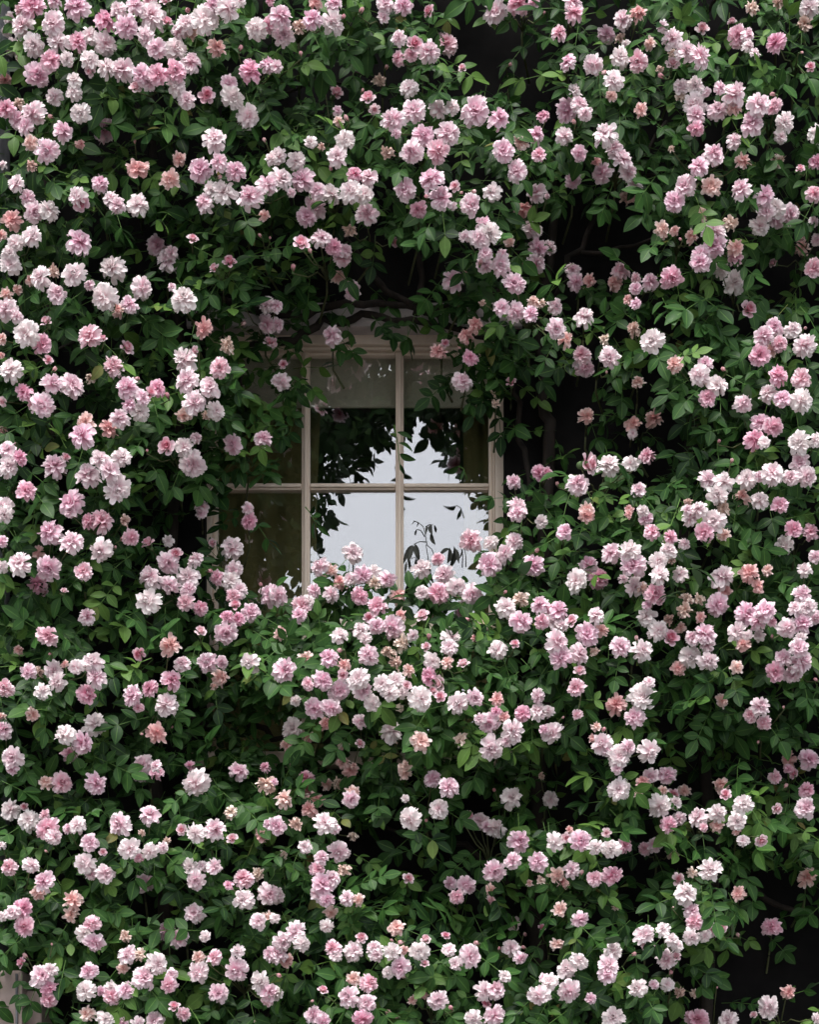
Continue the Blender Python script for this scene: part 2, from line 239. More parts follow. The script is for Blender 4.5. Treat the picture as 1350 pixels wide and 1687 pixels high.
three peach, two pale-pink and one blush roses well below middle panes|many|535 1357 37 w;558 1403 35 p;520 1317 32 f;507 1302 30 f;510 1333 30 f;505 1282 28 d;552 1365 20 p;582 1377 20 t
three blush, two peach and two half-open roses well below window, near right edge|many|1225 1325 32 w;1215 1353 32 w;1189 1293 30 f;1225 1385 20 w;1254 1383 20 o;1213 1367 18 f;1196 1309 17 o
two pale-pink, two deep-pink and one blush roses well below window, near right edge|many|1152 1347 32 p;1182 1340 30 w;1103 1358 27 d;1182 1360 25 f;1120 1348 23 p;1160 1363 15 d
two deep-pink, two blush and one pale-pink roses well below window, by left edge|many|77 1365 37 d;48 1352 35 w;17 1335 33 w;88 1378 25 p;73 1343 18 d;40 1330 13 o;77 1403 8 b
two half-open, one pale-pink and one blush roses far below left panes|many|353 1367 35 p;323 1373 30 w;379 1338 28 t;300 1368 17 o;383 1382 16 o
three blush, two pale-pink and two withered roses far below window, left of panes|many|197 1358 37 p;247 1343 35 p;213 1398 35 w;247 1402 27 w;267 1397 20 w;228 1413 17 d;275 1385 15 t;233 1372 13 t
three blush, two half-open and one pale-pink roses far below window, further right|many|957 1385 35 p;915 1387 30 w;1008 1398 30 w;982 1395 25 w;1030 1393 25 d;933 1380 15 o;939 1367 15 f;1000 1372 14 o
single blush rose far below left panes|one|503 1395 22 w
five pale-pink, two half-open and one blush roses far below right panes|many|815 1435 37 p;855 1385 35 p;818 1365 33 w;790 1353 30 p;845 1418 28 p;802 1362 20 p;810 1465 20 f;808 1486 18 o;762 1361 15 b;772 1342 14 o
one pale-pink, one withered and one deep-pink roses far below window, further right|many|1080 1392 27 p;1108 1405 25 t;1063 1398 23 d
four pale-pink, two blush and one half-open roses far below window, near left edge|many|140 1422 35 w;173 1440 32 p;148 1388 30 p;127 1360 28 w;150 1440 20 p;112 1365 18 p;169 1404 12 o
single withered rose far below left panes|one|468 1408 18 t
two pale-pink and two blush roses far below window, left of panes|many|323 1450 32 p;312 1428 30 w;353 1428 27 p;333 1427 20 w
one blush and one withered roses far below window, near right edge|many|1170 1433 37 w;1142 1438 20 t
single peach rose far below window, by right edge|one|1330 1445 37 f
single half-open rose far below right panes|one|672 1448 17 o
three peach, two pale-pink and two deep-pink roses far below window, right of panes|many|887 1420 33 p;1008 1442 32 d;920 1442 30 f;942 1433 27 p;980 1447 27 d;927 1455 23 f;892 1450 18 t;873 1455 13 f;1015 1495 13 t;958 1440 12 b
single pale-pink rose far below window, left of panes|one|238 1455 35 p
five pale-pink, one deep-pink and one withered roses far below middle panes|many|532 1457 38 p;525 1473 28 p;547 1448 27 p;523 1432 25 d;567 1433 25 t;538 1482 25 p;545 1503 25 f;530 1413 23 p;538 1525 22 w
two pale-pink and one deep-pink roses far below right panes|many|768 1458 32 p;753 1477 25 d;743 1455 23 p
three deep-pink, three blush and two pale-pink roses far below window, by left edge|many|73 1452 35 p;40 1525 32 d;37 1495 30 d;63 1470 28 f;15 1428 27 d;50 1425 25 w;20 1503 25 p;3 1510 17 w;2 1393 15 w
single peach rose far below window, near right edge|one|1218 1472 28 f
three pale-pink, two blush and two deep-pink roses close above bottom edge under left panes|many|402 1482 35 w;443 1473 35 p;402 1448 33 d;455 1475 28 p;425 1518 27 p;425 1440 25 t;443 1513 23 f;377 1458 17 d;453 1513 17 w
one pale-pink and one peach roses close above bottom edge under middle panes|many|572 1480 25 p;590 1483 23 f
one peach and one pale-pink roses close above bottom edge, right of panes|many|923 1498 27 f;956 1514 27 p
three blush, two pale-pink and two half-open roses close above bottom edge, near right edge|many|1130 1472 37 w;1140 1500 28 p;1145 1518 28 d;1140 1543 28 w;1173 1532 27 p;1163 1542 20 w;1118 1450 19 o;1190 1532 17 o;1218 1542 12 b;1109 1495 5 b
two peach, one pale-pink and one deep-pink roses close above bottom edge, near left edge|many|120 1483 37 f;155 1552 32 p;152 1522 28 d;118 1507 27 f;137 1538 27 w
single half-open rose close above bottom edge, right of panes|one|845 1521 22 o
single deep-pink rose close above bottom edge, by right edge|one|1273 1527 33 d
single peach rose close above bottom edge under middle panes|one|653 1528 30 f
three pale-pink and one blush roses close above bottom edge, left of panes|many|320 1505 32 p;295 1545 32 p;273 1533 30 p;338 1543 18 w
one peach and one half-open roses close above bottom edge, right of panes|many|918 1555 24 f;893 1529 13 o
one pale-pink and one deep-pink roses close above bottom edge, further right|many|1062 1540 33 p;1068 1558 20 d
one blush and one pale-pink roses with buds close above bottom edge, right of panes|many|843 1562 30 w;858 1578 22 p;865 1538 12 b;865 1562 12 b;822 1564 9 b
four pale-pink, one blush and one peach roses close above bottom edge under left panes|many|487 1535 33 p;458 1572 32 p;465 1552 30 p;447 1572 27 p;497 1555 27 w;472 1582 25 f
two blush, one deep-pink and one half-open roses close above bottom edge under middle panes|many|582 1567 32 w;550 1562 28 d;553 1575 20 w;596 1546 17 o
two blush, one pale-pink and one half-open roses close above bottom edge under right panes|many|775 1575 38 p;752 1587 23 w;740 1565 23 w;735 1542 13 o;788 1554 13 b
two half-open and one blush roses close above bottom edge under right panes|many|692 1567 32 w;702 1550 16 o;700 1588 13 o
two withered, one pale-pink and one peach roses close above bottom edge, near left edge|many|210 1573 30 p;230 1572 23 t;207 1543 22 t;202 1595 22 f
three blush, two pale-pink and one peach roses close above bottom edge under middle panes|many|660 1593 32 p;647 1568 28 w;617 1562 25 w;620 1573 23 p;640 1602 20 w;665 1565 17 f;663 1552 13 b;667 1610 13 b;647 1550 8 b
two pale-pink and one blush roses with bud close above bottom edge, further right|many|1003 1590 35 p;1010 1568 32 w;1002 1605 30 p;1043 1573 13 b
four blush, two pale-pink and two withered roses along bottom edge, near right edge|many|1100 1580 33 p;1093 1532 25 w;1107 1548 23 w;1100 1622 23 w;1117 1558 20 w;1120 1635 20 t;1078 1622 17 p;1145 1637 17 t;1115 1577 15 o;1105 1604 12 b
two deep-pink, one pale-pink and one blush roses along bottom edge, by left edge|many|68 1608 37 p;80 1628 28 d;80 1647 27 d;83 1598 23 w;37 1587 17 o;43 1577 13 b;85 1557 7 b
three pale-pink, three blush and two deep-pink roses along bottom edge under left panes|many|390 1597 38 p;327 1602 35 p;428 1617 32 w;443 1635 32 p;327 1577 25 f;353 1577 25 d;453 1637 25 w;392 1567 22 w;440 1648 20 d;457 1606 13 b
one deep-pink and one pale-pink roses along bottom edge, left of panes|many|278 1622 27 d;283 1605 20 p
four pale-pink, three blush and one deep-pink roses along bottom edge, near left edge|many|235 1612 38 p;258 1588 35 w;142 1632 33 w;147 1600 30 p;207 1632 30 p;183 1642 28 d;182 1627 22 w;167 1633 17 p
five blush and three pale-pink roses along bottom edge, right of panes|many|938 1633 38 p;888 1640 33 w;935 1597 32 w;907 1618 28 w;955 1583 27 w;974 1645 18 p;897 1612 17 p;902 1642 13 w
single blush rose, upper of two alike along bottom edge, further right|one|1052 1628 30 w
single pale-pink rose along bottom edge under left panes|one|360 1637 33 p
two pale-pink, two deep-pink and one peach roses along bottom edge under middle panes|many|575 1642 35 p;597 1678 32 d;608 1620 30 d;605 1652 30 p;582 1613 27 f;532 1633 16 o
three blush, two pale-pink and one half-open roses along bottom edge under right panes|many|815 1673 35 p;797 1633 32 w;817 1632 32 p;780 1678 30 w;832 1608 20 w;803 1653 14 o
two peach and one pale-pink roses with bud along bottom edge under right panes|many|722 1648 32 p;680 1648 18 f;698 1638 18 f;745 1662 13 b
two blush, one peach and one half-open roses along bottom edge, by right edge|many|1267 1660 38 w;1300 1635 28 f;1347 1678 17 w;1243 1673 12 o
one deep-pink and one blush roses with bud along bottom edge, near right edge|many|1150 1678 37 d;1200 1683 37 w;1182 1628 6 b
one deep-pink and one half-open roses along bottom edge, left of panes|many|302 1670 22 d;288 1660 17 o
two pale-pink roses with bud along bottom edge under middle panes|many|517 1672 30 p;532 1683 28 p;513 1650 8 b
single withered rose with buds along bottom edge under middle panes|one|640 1668 13 t;655 1675 13 b;663 1686 10 b
single blush rose, lower of two alike along bottom edge, further right|one|1012 1677 37 w
two pale-pink, two blush and one peach roses along bottom edge, near left edge|many|255 1682 32 p;143 1670 30 f;173 1680 28 w;227 1685 23 w;203 1685 22 p
single withered rose along bottom edge under left panes|one|427 1686 17 t
"""
# ------------------------------------------------------------------ measuring: a point of the photograph at a depth in front of the wall
def at(px, py, p=0.0):
    k = (CAM_D - p) / CAM_D
    return Vector(((px - 675) / PPM * k, -p, CAM_Z + (MID_Z + (843.5 - py) / PPM - CAM_Z) * k))

def place(px, py, p):
    return at(px, py, p)

# ------------------------------------------------------------------ small helpers
def tag(o, label=None, cat=None, group=None, kind=None):
    if label: o['label'] = label
    if cat: o['category'] = cat
    if group: o['group'] = group
    if kind: o['kind'] = kind
    return o

def empty(name, loc, label=None, cat=None, group=None):
    o = bpy.data.objects.new(name, None); COL.objects.link(o)
    o.location = loc; o.empty_display_size = 0.05
    return tag(o, label, cat, group)

def link(name, me, parent=None, loc=None, rot=None, scale=None):
    o = bpy.data.objects.new(name, me); COL.objects.link(o)
    if parent is not None: o.parent = parent
    if rot is not None:
        o.rotation_mode = 'QUATERNION'; o.rotation_quaternion = rot
    if loc is not None: o.location = loc
    if scale is not None: o.scale = (scale, scale, scale) if not hasattr(scale, '__len__') else scale
    return o

class MB:
    def __init__(s): s.v, s.f, s.at = [], [], {}
    def add(s, vs, fs):
        b = len(s.v); s.v.extend([tuple(p) for p in vs]); s.f.extend([tuple(i + b for i in f) for f in fs]); return b
    def box(s, x0, x1, y0, y1, z0, z1):
        s.add([(x0,y0,z0),(x1,y0,z0),(x1,y1,z0),(x0,y1,z0),(x0,y0,z1),(x1,y0,z1),(x1,y1,z1),(x0,y1,z1)],
              [(0,3,2,1),(4,5,6,7),(0,1,5,4),(1,2,6,5),(2,3,7,6),(3,0,4,7)])
    def tube(s, pts, rads, n=6):
        pts = [Vector(p) for p in pts]
        rings = []
        up = Vector((0.13, 0.3, 0.95)).normalized()
        for i, p in enumerate(pts):
            d = (pts[min(i+1, len(pts)-1)] - pts[max(i-1, 0)])
            if d.length < 1e-9: d = Vector((0,0,1))
            d.normalize()
            a = d.cross(up)
            if a.length < 1e-3: a = d.cross(Vector((1,0,0)))
            a.normalize(); b = d.cross(a)
            r = rads[i] if hasattr(rads, '__len__') else rads
            rings.append([p + (a*math.cos(2*math.pi*k/n) + b*math.sin(2*math.pi*k/n))*r for k in range(n)])
        vs = [q for r_ in rings for q in r_]; fs = []
        for i in range(len(pts)-1):
            for k in range(n):
                fs.append((i*n+k, i*n+(k+1)%n, (i+1)*n+(k+1)%n, (i+1)*n+k))
        fs.append(tuple(range(n-1,-1,-1))); fs.append(tuple((len(pts)-1)*n+k for k in range(n)))
        s.add(vs, fs)
    def mesh(s, name, mat, smooth=True, attrs=None):
        me = bpy.data.meshes.new(name); me.from_pydata(s.v, [], s.f)
        for k, vals in (attrs or {}).items():
            a = me.attributes.new(k, 'FLOAT', 'POINT'); a.data.foreach_set('value', np.asarray(vals, dtype=np.float32))
        if smooth: me.polygons.foreach_set('use_smooth', [True]*len(me.polygons))
        if mat: me.materials.append(mat)
        me.update(); return me

def bevel(o, w=0.003, seg=2):
    m = o.modifiers.new('bevel', 'BEVEL'); m.width = w; m.segments = seg; m.limit_method = 'ANGLE'
    return o

# ------------------------------------------------------------------ materials
def newmat(name):
    m = bpy.data.materials.new(name); m.use_nodes = True
    nt = m.node_tree; nt.nodes.clear()
    out = nt.nodes.new('ShaderNodeOutputMaterial')
    return m, nt, out

def nd(nt, t, **kw):
    n = nt.nodes.new(t)
    for k, v in kw.items():
        if k in n.inputs: n.inputs[k].default_value = v
        else: setattr(n, k, v)
    return n

def ramp(nt, stops):
    r = nt.nodes.new('ShaderNodeValToRGB'); e = r.color_ramp.elements
    while len(e) < len(stops): e.new(0.5)
    for el, (p, c) in zip(e, stops): el.position = p; el.color = (*c, 1)
    return r

def petal_mat(name, stops, hue=0.012, trans=0.32):
    m, nt, out = newmat(name); L = nt.links
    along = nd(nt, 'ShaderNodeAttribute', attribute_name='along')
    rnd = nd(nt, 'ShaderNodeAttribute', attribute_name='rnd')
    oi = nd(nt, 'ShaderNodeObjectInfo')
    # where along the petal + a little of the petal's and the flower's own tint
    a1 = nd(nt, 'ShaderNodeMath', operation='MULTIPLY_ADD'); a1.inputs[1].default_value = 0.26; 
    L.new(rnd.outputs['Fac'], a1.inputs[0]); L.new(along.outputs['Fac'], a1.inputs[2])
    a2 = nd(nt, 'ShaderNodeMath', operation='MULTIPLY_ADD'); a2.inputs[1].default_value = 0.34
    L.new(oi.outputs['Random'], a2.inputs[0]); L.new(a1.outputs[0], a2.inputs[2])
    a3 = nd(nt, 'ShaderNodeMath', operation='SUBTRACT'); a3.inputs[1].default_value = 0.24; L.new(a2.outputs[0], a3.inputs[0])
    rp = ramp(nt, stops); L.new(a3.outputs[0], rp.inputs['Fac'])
    # fine veins and blotches in the petal
    tc = nd(nt, 'ShaderNodeTexCoord'); no = nd(nt, 'ShaderNodeTexNoise', Scale=140.0, Detail=3.0)
    L.new(tc.outputs['Object'], no.inputs['Vector'])
    hv = nd(nt, 'ShaderNodeHueSaturation')
    mr = nd(nt, 'ShaderNodeMapRange'); mr.inputs['To Min'].default_value = 0.86; mr.inputs['To Max'].default_value = 1.10
    L.new(no.outputs['Fac'], mr.inputs['Value']); L.new(mr.outputs[0], hv.inputs['Value'])
    mh = nd(nt, 'ShaderNodeMapRange'); mh.inputs['To Min'].default_value = 0.5 - hue; mh.inputs['To Max'].default_value = 0.5 + hue
    L.new(oi.outputs['Random'], mh.inputs['Value']); L.new(mh.outputs[0], hv.inputs['Hue'])
    L.new(rp.outputs['Color'], hv.inputs['Color'])
    b = nd(nt, 'ShaderNodeBsdfPrincipled', Roughness=0.62); b.inputs['Specular IOR Level'].default_value = 0.25
    b.inputs['Sheen Weight'].default_value = 0.08
    t = nd(nt, 'ShaderNodeBsdfTranslucent'); mx = nd(nt, 'ShaderNodeMixShader'); mx.inputs[0].default_value = trans
    L.new(hv.outputs['Color'], b.inputs['Base Color']); L.new(hv.outputs['Color'], t.inputs['Color'])
    L.new(b.outputs[0], mx.inputs[1]); L.new(t.outputs[0], mx.inputs[2]); L.new(mx.outputs[0], out.inputs['Surface'])
    return m

PET = {
 'p': petal_mat('pale_pink_petal', [(0.0,(0.80,0.37,0.49)),(0.35,(0.87,0.57,0.68)),(0.7,(0.90,0.72,0.79)),(1.0,(0.92,0.83,0.86))]),
 'd': petal_mat('deep_pink_petal', [(0.0,(0.76,0.26,0.39)),(0.4,(0.85,0.46,0.58)),(0.8,(0.89,0.62,0.71)),(1.0,(0.91,0.74,0.80))]),
 'w': petal_mat('blush_petal',     [(0.0,(0.83,0.52,0.57)),(0.3,(0.89,0.71,0.76)),(0.6,(0.92,0.82,0.84)),(1.0,(0.93,0.88,0.88))]),
 'f': petal_mat('peach_petal',     [(0.0,(0.72,0.31,0.31)),(0.4,(0.82,0.50,0.48)),(0.8,(0.87,0.65,0.62)),(1.0,(0.90,0.78,0.76))]),
 't': petal_mat('withered_petal',  [(0.0,(0.46,0.24,0.18)),(0.4,(0.68,0.48,0.41)),(0.8,(0.82,0.67,0.60)),(1.0,(0.88,0.78,0.71))], trans=0.12),
 'o': petal_mat('half_open_petal', [(0.0,(0.70,0.13,0.20)),(0.4,(0.80,0.32,0.40)),(0.7,(0.86,0.56,0.64)),(1.0,(0.91,0.76,0.81))]),
 'b': petal_mat('bud_petal',       [(0.0,(0.68,0.22,0.26)),(0.5,(0.80,0.44,0.48)),(1.0,(0.88,0.66,0.68))]),
}

def leaf_mat(name, dark, mid, young, back, rough=0.42):
    m, nt, out = newmat(name); L = nt.links
    rnd = nd(nt, 'ShaderNodeAttribute', attribute_name='rnd'); oi = nd(nt, 'ShaderNodeObjectInfo')
    ad = nd(nt, 'ShaderNodeMath', operation='ADD'); L.new(rnd.outputs['Fac'], ad.inputs[0]); L.new(oi.outputs['Random'], ad.inputs[1])
    fr = nd(nt, 'ShaderNodeMath', operation='FRACT'); L.new(ad.outputs[0], fr.inputs[0])
    rp = ramp(nt, [(0.0, dark), (0.5, mid), (0.82, mid), (0.96, young), (0.993, young), (1.0, (0.17, 0.13, 0.045))]); L.new(fr.outputs[0], rp.inputs['Fac'])
    tc = nd(nt, 'ShaderNodeTexCoord'); no = nd(nt, 'ShaderNodeTexNoise', Scale=55.0, Detail=4.0, Roughness=0.6)
    L.new(tc.outputs['Object'], no.inputs['Vector'])
    mr = nd(nt, 'ShaderNodeMapRange'); mr.inputs['To Min'].default_value = 0.72; mr.inputs['To Max'].default_value = 1.25
    L.new(no.outputs['Fac'], mr.inputs['Value'])
    hv = nd(nt, 'ShaderNodeHueSaturation'); L.new(mr.outputs[0], hv.inputs['Value']); L.new(rp.outputs['Color'], hv.inputs['Color'])
    # pale midrib: the across attribute is 0 on the rib and 1 at the edge
    ac = nd(nt, 'ShaderNodeAttribute', attribute_name='across')
    rib = nd(nt, 'ShaderNodeMapRange'); rib.inputs['From Min'].default_value = 0.0; rib.inputs['From Max'].default_value = 0.10
    rib.inputs['To Min'].default_value = 0.45; rib.inputs['To Max'].default_value = 0.0
    L.new(ac.outputs['Fac'], rib.inputs['Value'])
    mc = nd(nt, 'ShaderNodeMix', data_type='RGBA'); L.new(rib.outputs[0], mc.inputs[0]); L.new(hv.outputs['Color'], mc.inputs[6])
    mc.inputs[7].default_value = (*[min(1, c*1.7+0.01) for c in young], 1)
    geo = nd(nt, 'ShaderNodeNewGeometry'); mb = nd(nt, 'ShaderNodeMix', data_type='RGBA')
    L.new(geo.outputs['Backfacing'], mb.inputs[0]); L.new(mc.outputs[2], mb.inputs[6]); mb.inputs[7].default_value = (*back, 1)
    b = nd(nt, 'ShaderNodeBsdfPrincipled', Roughness=rough); b.inputs['Specular IOR Level'].default_value = 0.19
    L.new(mb.outputs[2], b.inputs['Base Color'])
    mro = nd(nt, 'ShaderNodeMapRange'); mro.inputs['To Min'].default_value = rough - 0.1; mro.inputs['To Max'].default_value = rough + 0.25
    L.new(no.outputs['Fac'], mro.inputs['Value']); L.new(mro.outputs[0], b.inputs['Roughness'])
    bp = nd(nt, 'ShaderNodeBump', Strength=0.25, Distance=0.002); L.new(no.outputs['Fac'], bp.inputs['Height']); L.new(bp.outputs[0], b.inputs['Normal'])
    t = nd(nt, 'ShaderNodeBsdfTranslucent'); L.new(mb.outputs[2], t.inputs['Color'])
    mx = nd(nt, 'ShaderNodeMixShader'); mx.inputs[0].default_value = 0.16
    L.new(b.outputs[0], mx.inputs[1]); L.new(t.outputs[0], mx.inputs[2]); L.new(mx.outputs[0], out.inputs['Surface'])
    return m

LEAF = leaf_mat('rose_leaf', (0.008,0.030,0.008), (0.031,0.088,0.019), (0.092,0.180,0.036), (0.060,0.115,0.052))
TREE_LEAF = leaf_mat('tree_leaf', (0.020,0.045,0.015), (0.035,0.075,0.022), (0.06,0.11,0.03), (0.05,0.08,0.04))

def plain(name, c1, c2, rough=0.7, scale=8.0, bump=0.2, spec=0.3, stretch=(1,1,1), metal=0.0):
    m, nt, out = newmat(name); L = nt.links
    tc = nd(nt, 'ShaderNodeTexCoord'); mp = nd(nt, 'ShaderNodeMapping'); mp.inputs['Scale'].default_value = stretch
    L.new(tc.outputs['Object'], mp.inputs['Vector'])
    no = nd(nt, 'ShaderNodeTexNoise', Scale=scale, Detail=8.0, Roughness=0.65); L.new(mp.outputs[0], no.inputs['Vector'])
    rp = ramp(nt, [(0.3, c1), (0.72, c2)]); L.new(no.outputs['Fac'], rp.inputs['Fac'])
    b = nd(nt, 'ShaderNodeBsdfPrincipled', Roughness=rough, Metallic=metal); b.inputs['Specular IOR Level'].default_value = spec
    L.new(rp.outputs['Color'], b.inputs['Base Color'])
    bp = nd(nt, 'ShaderNodeBump', Strength=bump, Distance=0.004); L.new(no.outputs['Fac'], bp.inputs['Height']); L.new(bp.outputs[0], b.inputs['Normal'])
    L.new(b.outputs[0], out.inputs['Surface'])
    return m

BARK = plain('cane_bark', (0.009,0.007,0.006), (0.030,0.023,0.018), 0.85, 30, 0.6, stretch=(1,1,0.25))
TREE_BARK = plain('tree_bark', (0.04,0.03,0.024), (0.12,0.095,0.07), 0.9, 12, 0.8, stretch=(1,1,0.2))
STEM = plain('green_stem', (0.05,0.075,0.03), (0.13,0.13,0.06), 0.6, 60, 0.1)
SEPAL = plain('sepal_green', (0.05,0.10,0.035), (0.10,0.15,0.06), 0.6, 80, 0.1)
WITHER = plain('wilted_leaf', (0.010,0.012,0.010), (0.030,0.034,0.026), 0.7, 60, 0.3)
PAINT = plain('weathered_paint', (0.74,0.61,0.50), (0.86,0.75,0.64), 0.5, 14, 0.15, 0.4, (1,1,0.25))
WALL = plain('shade_dark_wall', (0.004,0.004,0.0045), (0.014,0.013,0.013), 0.95, 5, 0.5, 0.1)  # near-black base colour stands in for the deep shade behind the leaves
STONE = plain('grey_stone', (0.40,0.36,0.36), (0.52,0.48,0.47), 0.9, 9, 0.4, 0.2)
PINKSTONE = plain('pinkish_render', (0.40,0.31,0.29), (0.58,0.48,0.45), 0.9, 7, 0.3, 0.2)
IRON = plain('grey_iron', (0.10,0.105,0.12), (0.19,0.195,0.21), 0.55, 10, 0.15, 0.4)
BLIND = plain('blind_cloth', (0.74,0.71,0.58), (0.80,0.77,0.64), 0.9, 25, 0.05, 0.1, (1,1,3))
CURTAIN = plain('olive_curtain', (0.20,0.175,0.075), (0.27,0.235,0.10), 0.9, 18, 0.1, 0.1, (1,1,0.2))
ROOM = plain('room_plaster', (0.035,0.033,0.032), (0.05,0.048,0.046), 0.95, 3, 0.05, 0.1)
PAVE = plain('pavement_stone', (0.16,0.155,0.15), (0.26,0.25,0.24), 0.9, 4, 0.3, 0.2)
ROAD = plain('asphalt', (0.04,0.04,0.042), (0.065,0.065,0.066), 0.9, 30, 0.4, 0.2)

def glass_mat():
    m, nt, out = newmat('old_window_glass'); L = nt.links
    tr = nd(nt, 'ShaderNodeBsdfTransparent'); tr.inputs[0].default_value = (0.975, 0.985, 0.975, 1)
    gl = nd(nt, 'ShaderNodeBsdfGlossy'); gl.inputs['Roughness'].default_value = 0.0; gl.inputs['Color'].default_value = (0.97, 0.97, 1.0, 1)
    tc = nd(nt, 'ShaderNodeTexCoord'); mp = nd(nt, 'ShaderNodeMapping'); mp.inputs['Scale'].default_value = (4.5, 1, 0.8)
    no = nd(nt, 'ShaderNodeTexNoise', Scale=2.0, Detail=1.0)
    bp = nd(nt, 'ShaderNodeBump', Strength=0.02, Distance=0.01)
    L.new(tc.outputs['Object'], mp.inputs['Vector']); L.new(mp.outputs[0], no.inputs['Vector']); L.new(no.outputs['Fac'], bp.inputs['Height']); L.new(bp.outputs[0], gl.inputs['Normal'])
    mx = nd(nt, 'ShaderNodeMixShader'); mx.inputs[0].default_value = GLASS_R
    L.new(tr.outputs[0], mx.inputs[1]); L.new(gl.outputs[0], mx.inputs[2]); L.new(mx.outputs[0], out.inputs['Surface'])
    return m
GLASS_R = 0.20
GLASS = glass_mat()

# ------------------------------------------------------------------ the setting: ground, pavement, road
def slab(name, x0, x1, y0, y1, z0, z1, mat, kind='structure'):
    b = MB(); b.box(x0, x1, y0, y1, z0, z1)
    return tag(link(name, b.mesh(name, mat, False)), kind=kind)
slab('ground', -1500, 1500, -1500, 1500, -0.6, -0.16, PAVE)
slab('road', -200, 200, -9.2, -3.4, -0.15, -0.12, ROAD)
slab('pavement', -200, 200, -3.4, 0.0, -0.15, 0.0, PAVE)
slab('far_pavement', -200, 200, -14.0, -9.2, -0.15, 0.0, PAVE)

# ------------------------------------------------------------------ the house: wall with the window opening, lintel, room
WX0, WX1 = at(338, 0).x, at(831, 0).x          # opening
WZ0, WZ1 = at(0, 1268).z, at(0, 540).z
house = empty('house_wall', (0, 0.2, 0), 'house wall coloured near black as shade behind the climbing roses and around the sash window', 'wall')
def hpart(name, boxes, mat, bev=0.004):
    b = MB()
    for q in boxes: b.box(*q)
    o = link(name, b.mesh(name, mat, False), house, (0, -0.2, 0))
    if bev: bevel(o, bev)
    return o
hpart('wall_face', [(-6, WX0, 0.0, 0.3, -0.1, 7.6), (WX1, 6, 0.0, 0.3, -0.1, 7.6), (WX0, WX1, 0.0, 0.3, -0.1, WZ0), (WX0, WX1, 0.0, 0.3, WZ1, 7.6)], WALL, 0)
hpart('lintel', [(WX0-0.06, WX1+0.06, -0.022, 0.0545, WZ1-0.004, WZ1+0.075)], STONE)
hpart('roof_slab', [(-6.3, 6.3, -0.30, 4.4, 7.603, 7.75)], STONE)
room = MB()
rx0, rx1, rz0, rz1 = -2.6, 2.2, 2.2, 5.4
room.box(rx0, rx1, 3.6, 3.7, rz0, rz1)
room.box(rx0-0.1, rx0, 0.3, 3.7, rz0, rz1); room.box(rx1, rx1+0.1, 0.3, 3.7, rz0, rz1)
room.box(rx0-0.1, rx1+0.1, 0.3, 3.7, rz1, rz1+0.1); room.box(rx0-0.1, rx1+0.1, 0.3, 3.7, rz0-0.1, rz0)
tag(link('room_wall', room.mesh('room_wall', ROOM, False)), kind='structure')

# ------------------------------------------------------------------ sash window
RY = 0.075                                       # frame face lies this far behind the wall face
win = empty('sash_window', at(580, 1260, -RY), 'pale painted sash window with small panes set in the rose covered wall', 'window')
def wz(py): return at(0, py, -RY).z
def wx(px): return at(px, 0, -RY).x
def wpart(name, px0, px1, py0, py1, y0, y1, mat=PAINT, bev=0.004, parent=win):
    b = MB(); c = Vector(win.location)
    b.box(wx(px0)-c.x, wx(px1)-c.x, y0-c.y, y1-c.y, wz(py1)-c.z, wz(py0)-c.z)
    o = link(name, b.mesh(name, mat, False), parent)
    return bevel(o, bev) if bev else o
def tilt_pane(o, i):
    c = sum((v.co for v in o.data.vertices), Vector())/len(o.data.vertices)      # turn each pane about its own middle
    Mx = Matrix.Rotation(math.radians((0.10, -0.07, 0.05, -0.11, 0.08, -0.05, 0.1, -0.1, 0.06)[i]), 4, 'Z') @ Matrix.Rotation(math.radians((-0.05, 0.06, -0.07, 0.05, -0.04, 0.06, 0, 0, 0)[i]), 4, 'X')
    o.data.transform(Matrix.Translation(c) @ Mx @ Matrix.Translation(-c))
# box frame
wpart('jamb', 332, 350, 548, 1262, RY-0.02, RY+0.14)
wpart('jamb', 816, 835, 548, 1262, RY-0.02, RY+0.14)
wpart('jamb_bead', 812.5, 815.8, 572, 1240, RY-0.004, RY+0.05)
wpart('window_head', 350.2, 815.8, 532, 571, RY-0.02, RY+0.14)
wpart('head_bead', 350.2, 815.8, 571.2, 577, RY-0.004, RY+0.05)
sill = wpart('sill', 322, 852, 1250, 1272, RY-0.13, RY+0.02)
# upper and lower lights: uprights run through, short cross bars butt between them, with a raised moulding each
XS = [(350.3, 358), (496.5, 510.5), (652, 665.5), (806, 812.3)]
ups = []
for i, (a, b_) in enumerate(XS):
    nm = 'stile' if i in (0, 3) else 'glazing_bar'
    o = wpart(nm, a, b_, 577.3, 1249.7, RY+0.012, RY+0.055); ups.append(o)
    if nm == 'glazing_bar':
        m = (a+b_)/2
        wpart('bar_moulding', m-2.6, m+2.6, 580, 1248, RY+0.002, RY+0.0118, bev=0.003, parent=o).name
YS = [(577.3, 582.5), (793.5, 805), (1018, 1036), (1240, 1249.6)]
for j, (a, b_) in enumerate(YS):
    nm = 'rail' if j in (0, 3) else ('meeting_rail' if j == 2 else 'glazing_bar')
    for k in range(3):
        o = wpart(nm, XS[k][1]+0.1, XS[k+1][0]-0.1, a, b_, RY+0.014, RY+0.053)
        if nm == 'glazing_bar':
            m = (a+b_)/2
            wpart('bar_moulding', XS[k][1]+0.4, XS[k+1][0]-0.4, m-2.2, m+2.2, RY+0.004, RY+0.0138, bev=0.003, parent=o)
for j in range(3):
    for k in range(3):
        o = wpart('pane', XS[k][1]-2.5, XS[k+1][0]+2.5, YS[j][1]-2.5, YS[j+1][0]+2.5, RY+0.030, RY+0.034, GLASS, 0)
        # old panes never lie quite flat in their putty
        tilt_pane(o, j*3+k)

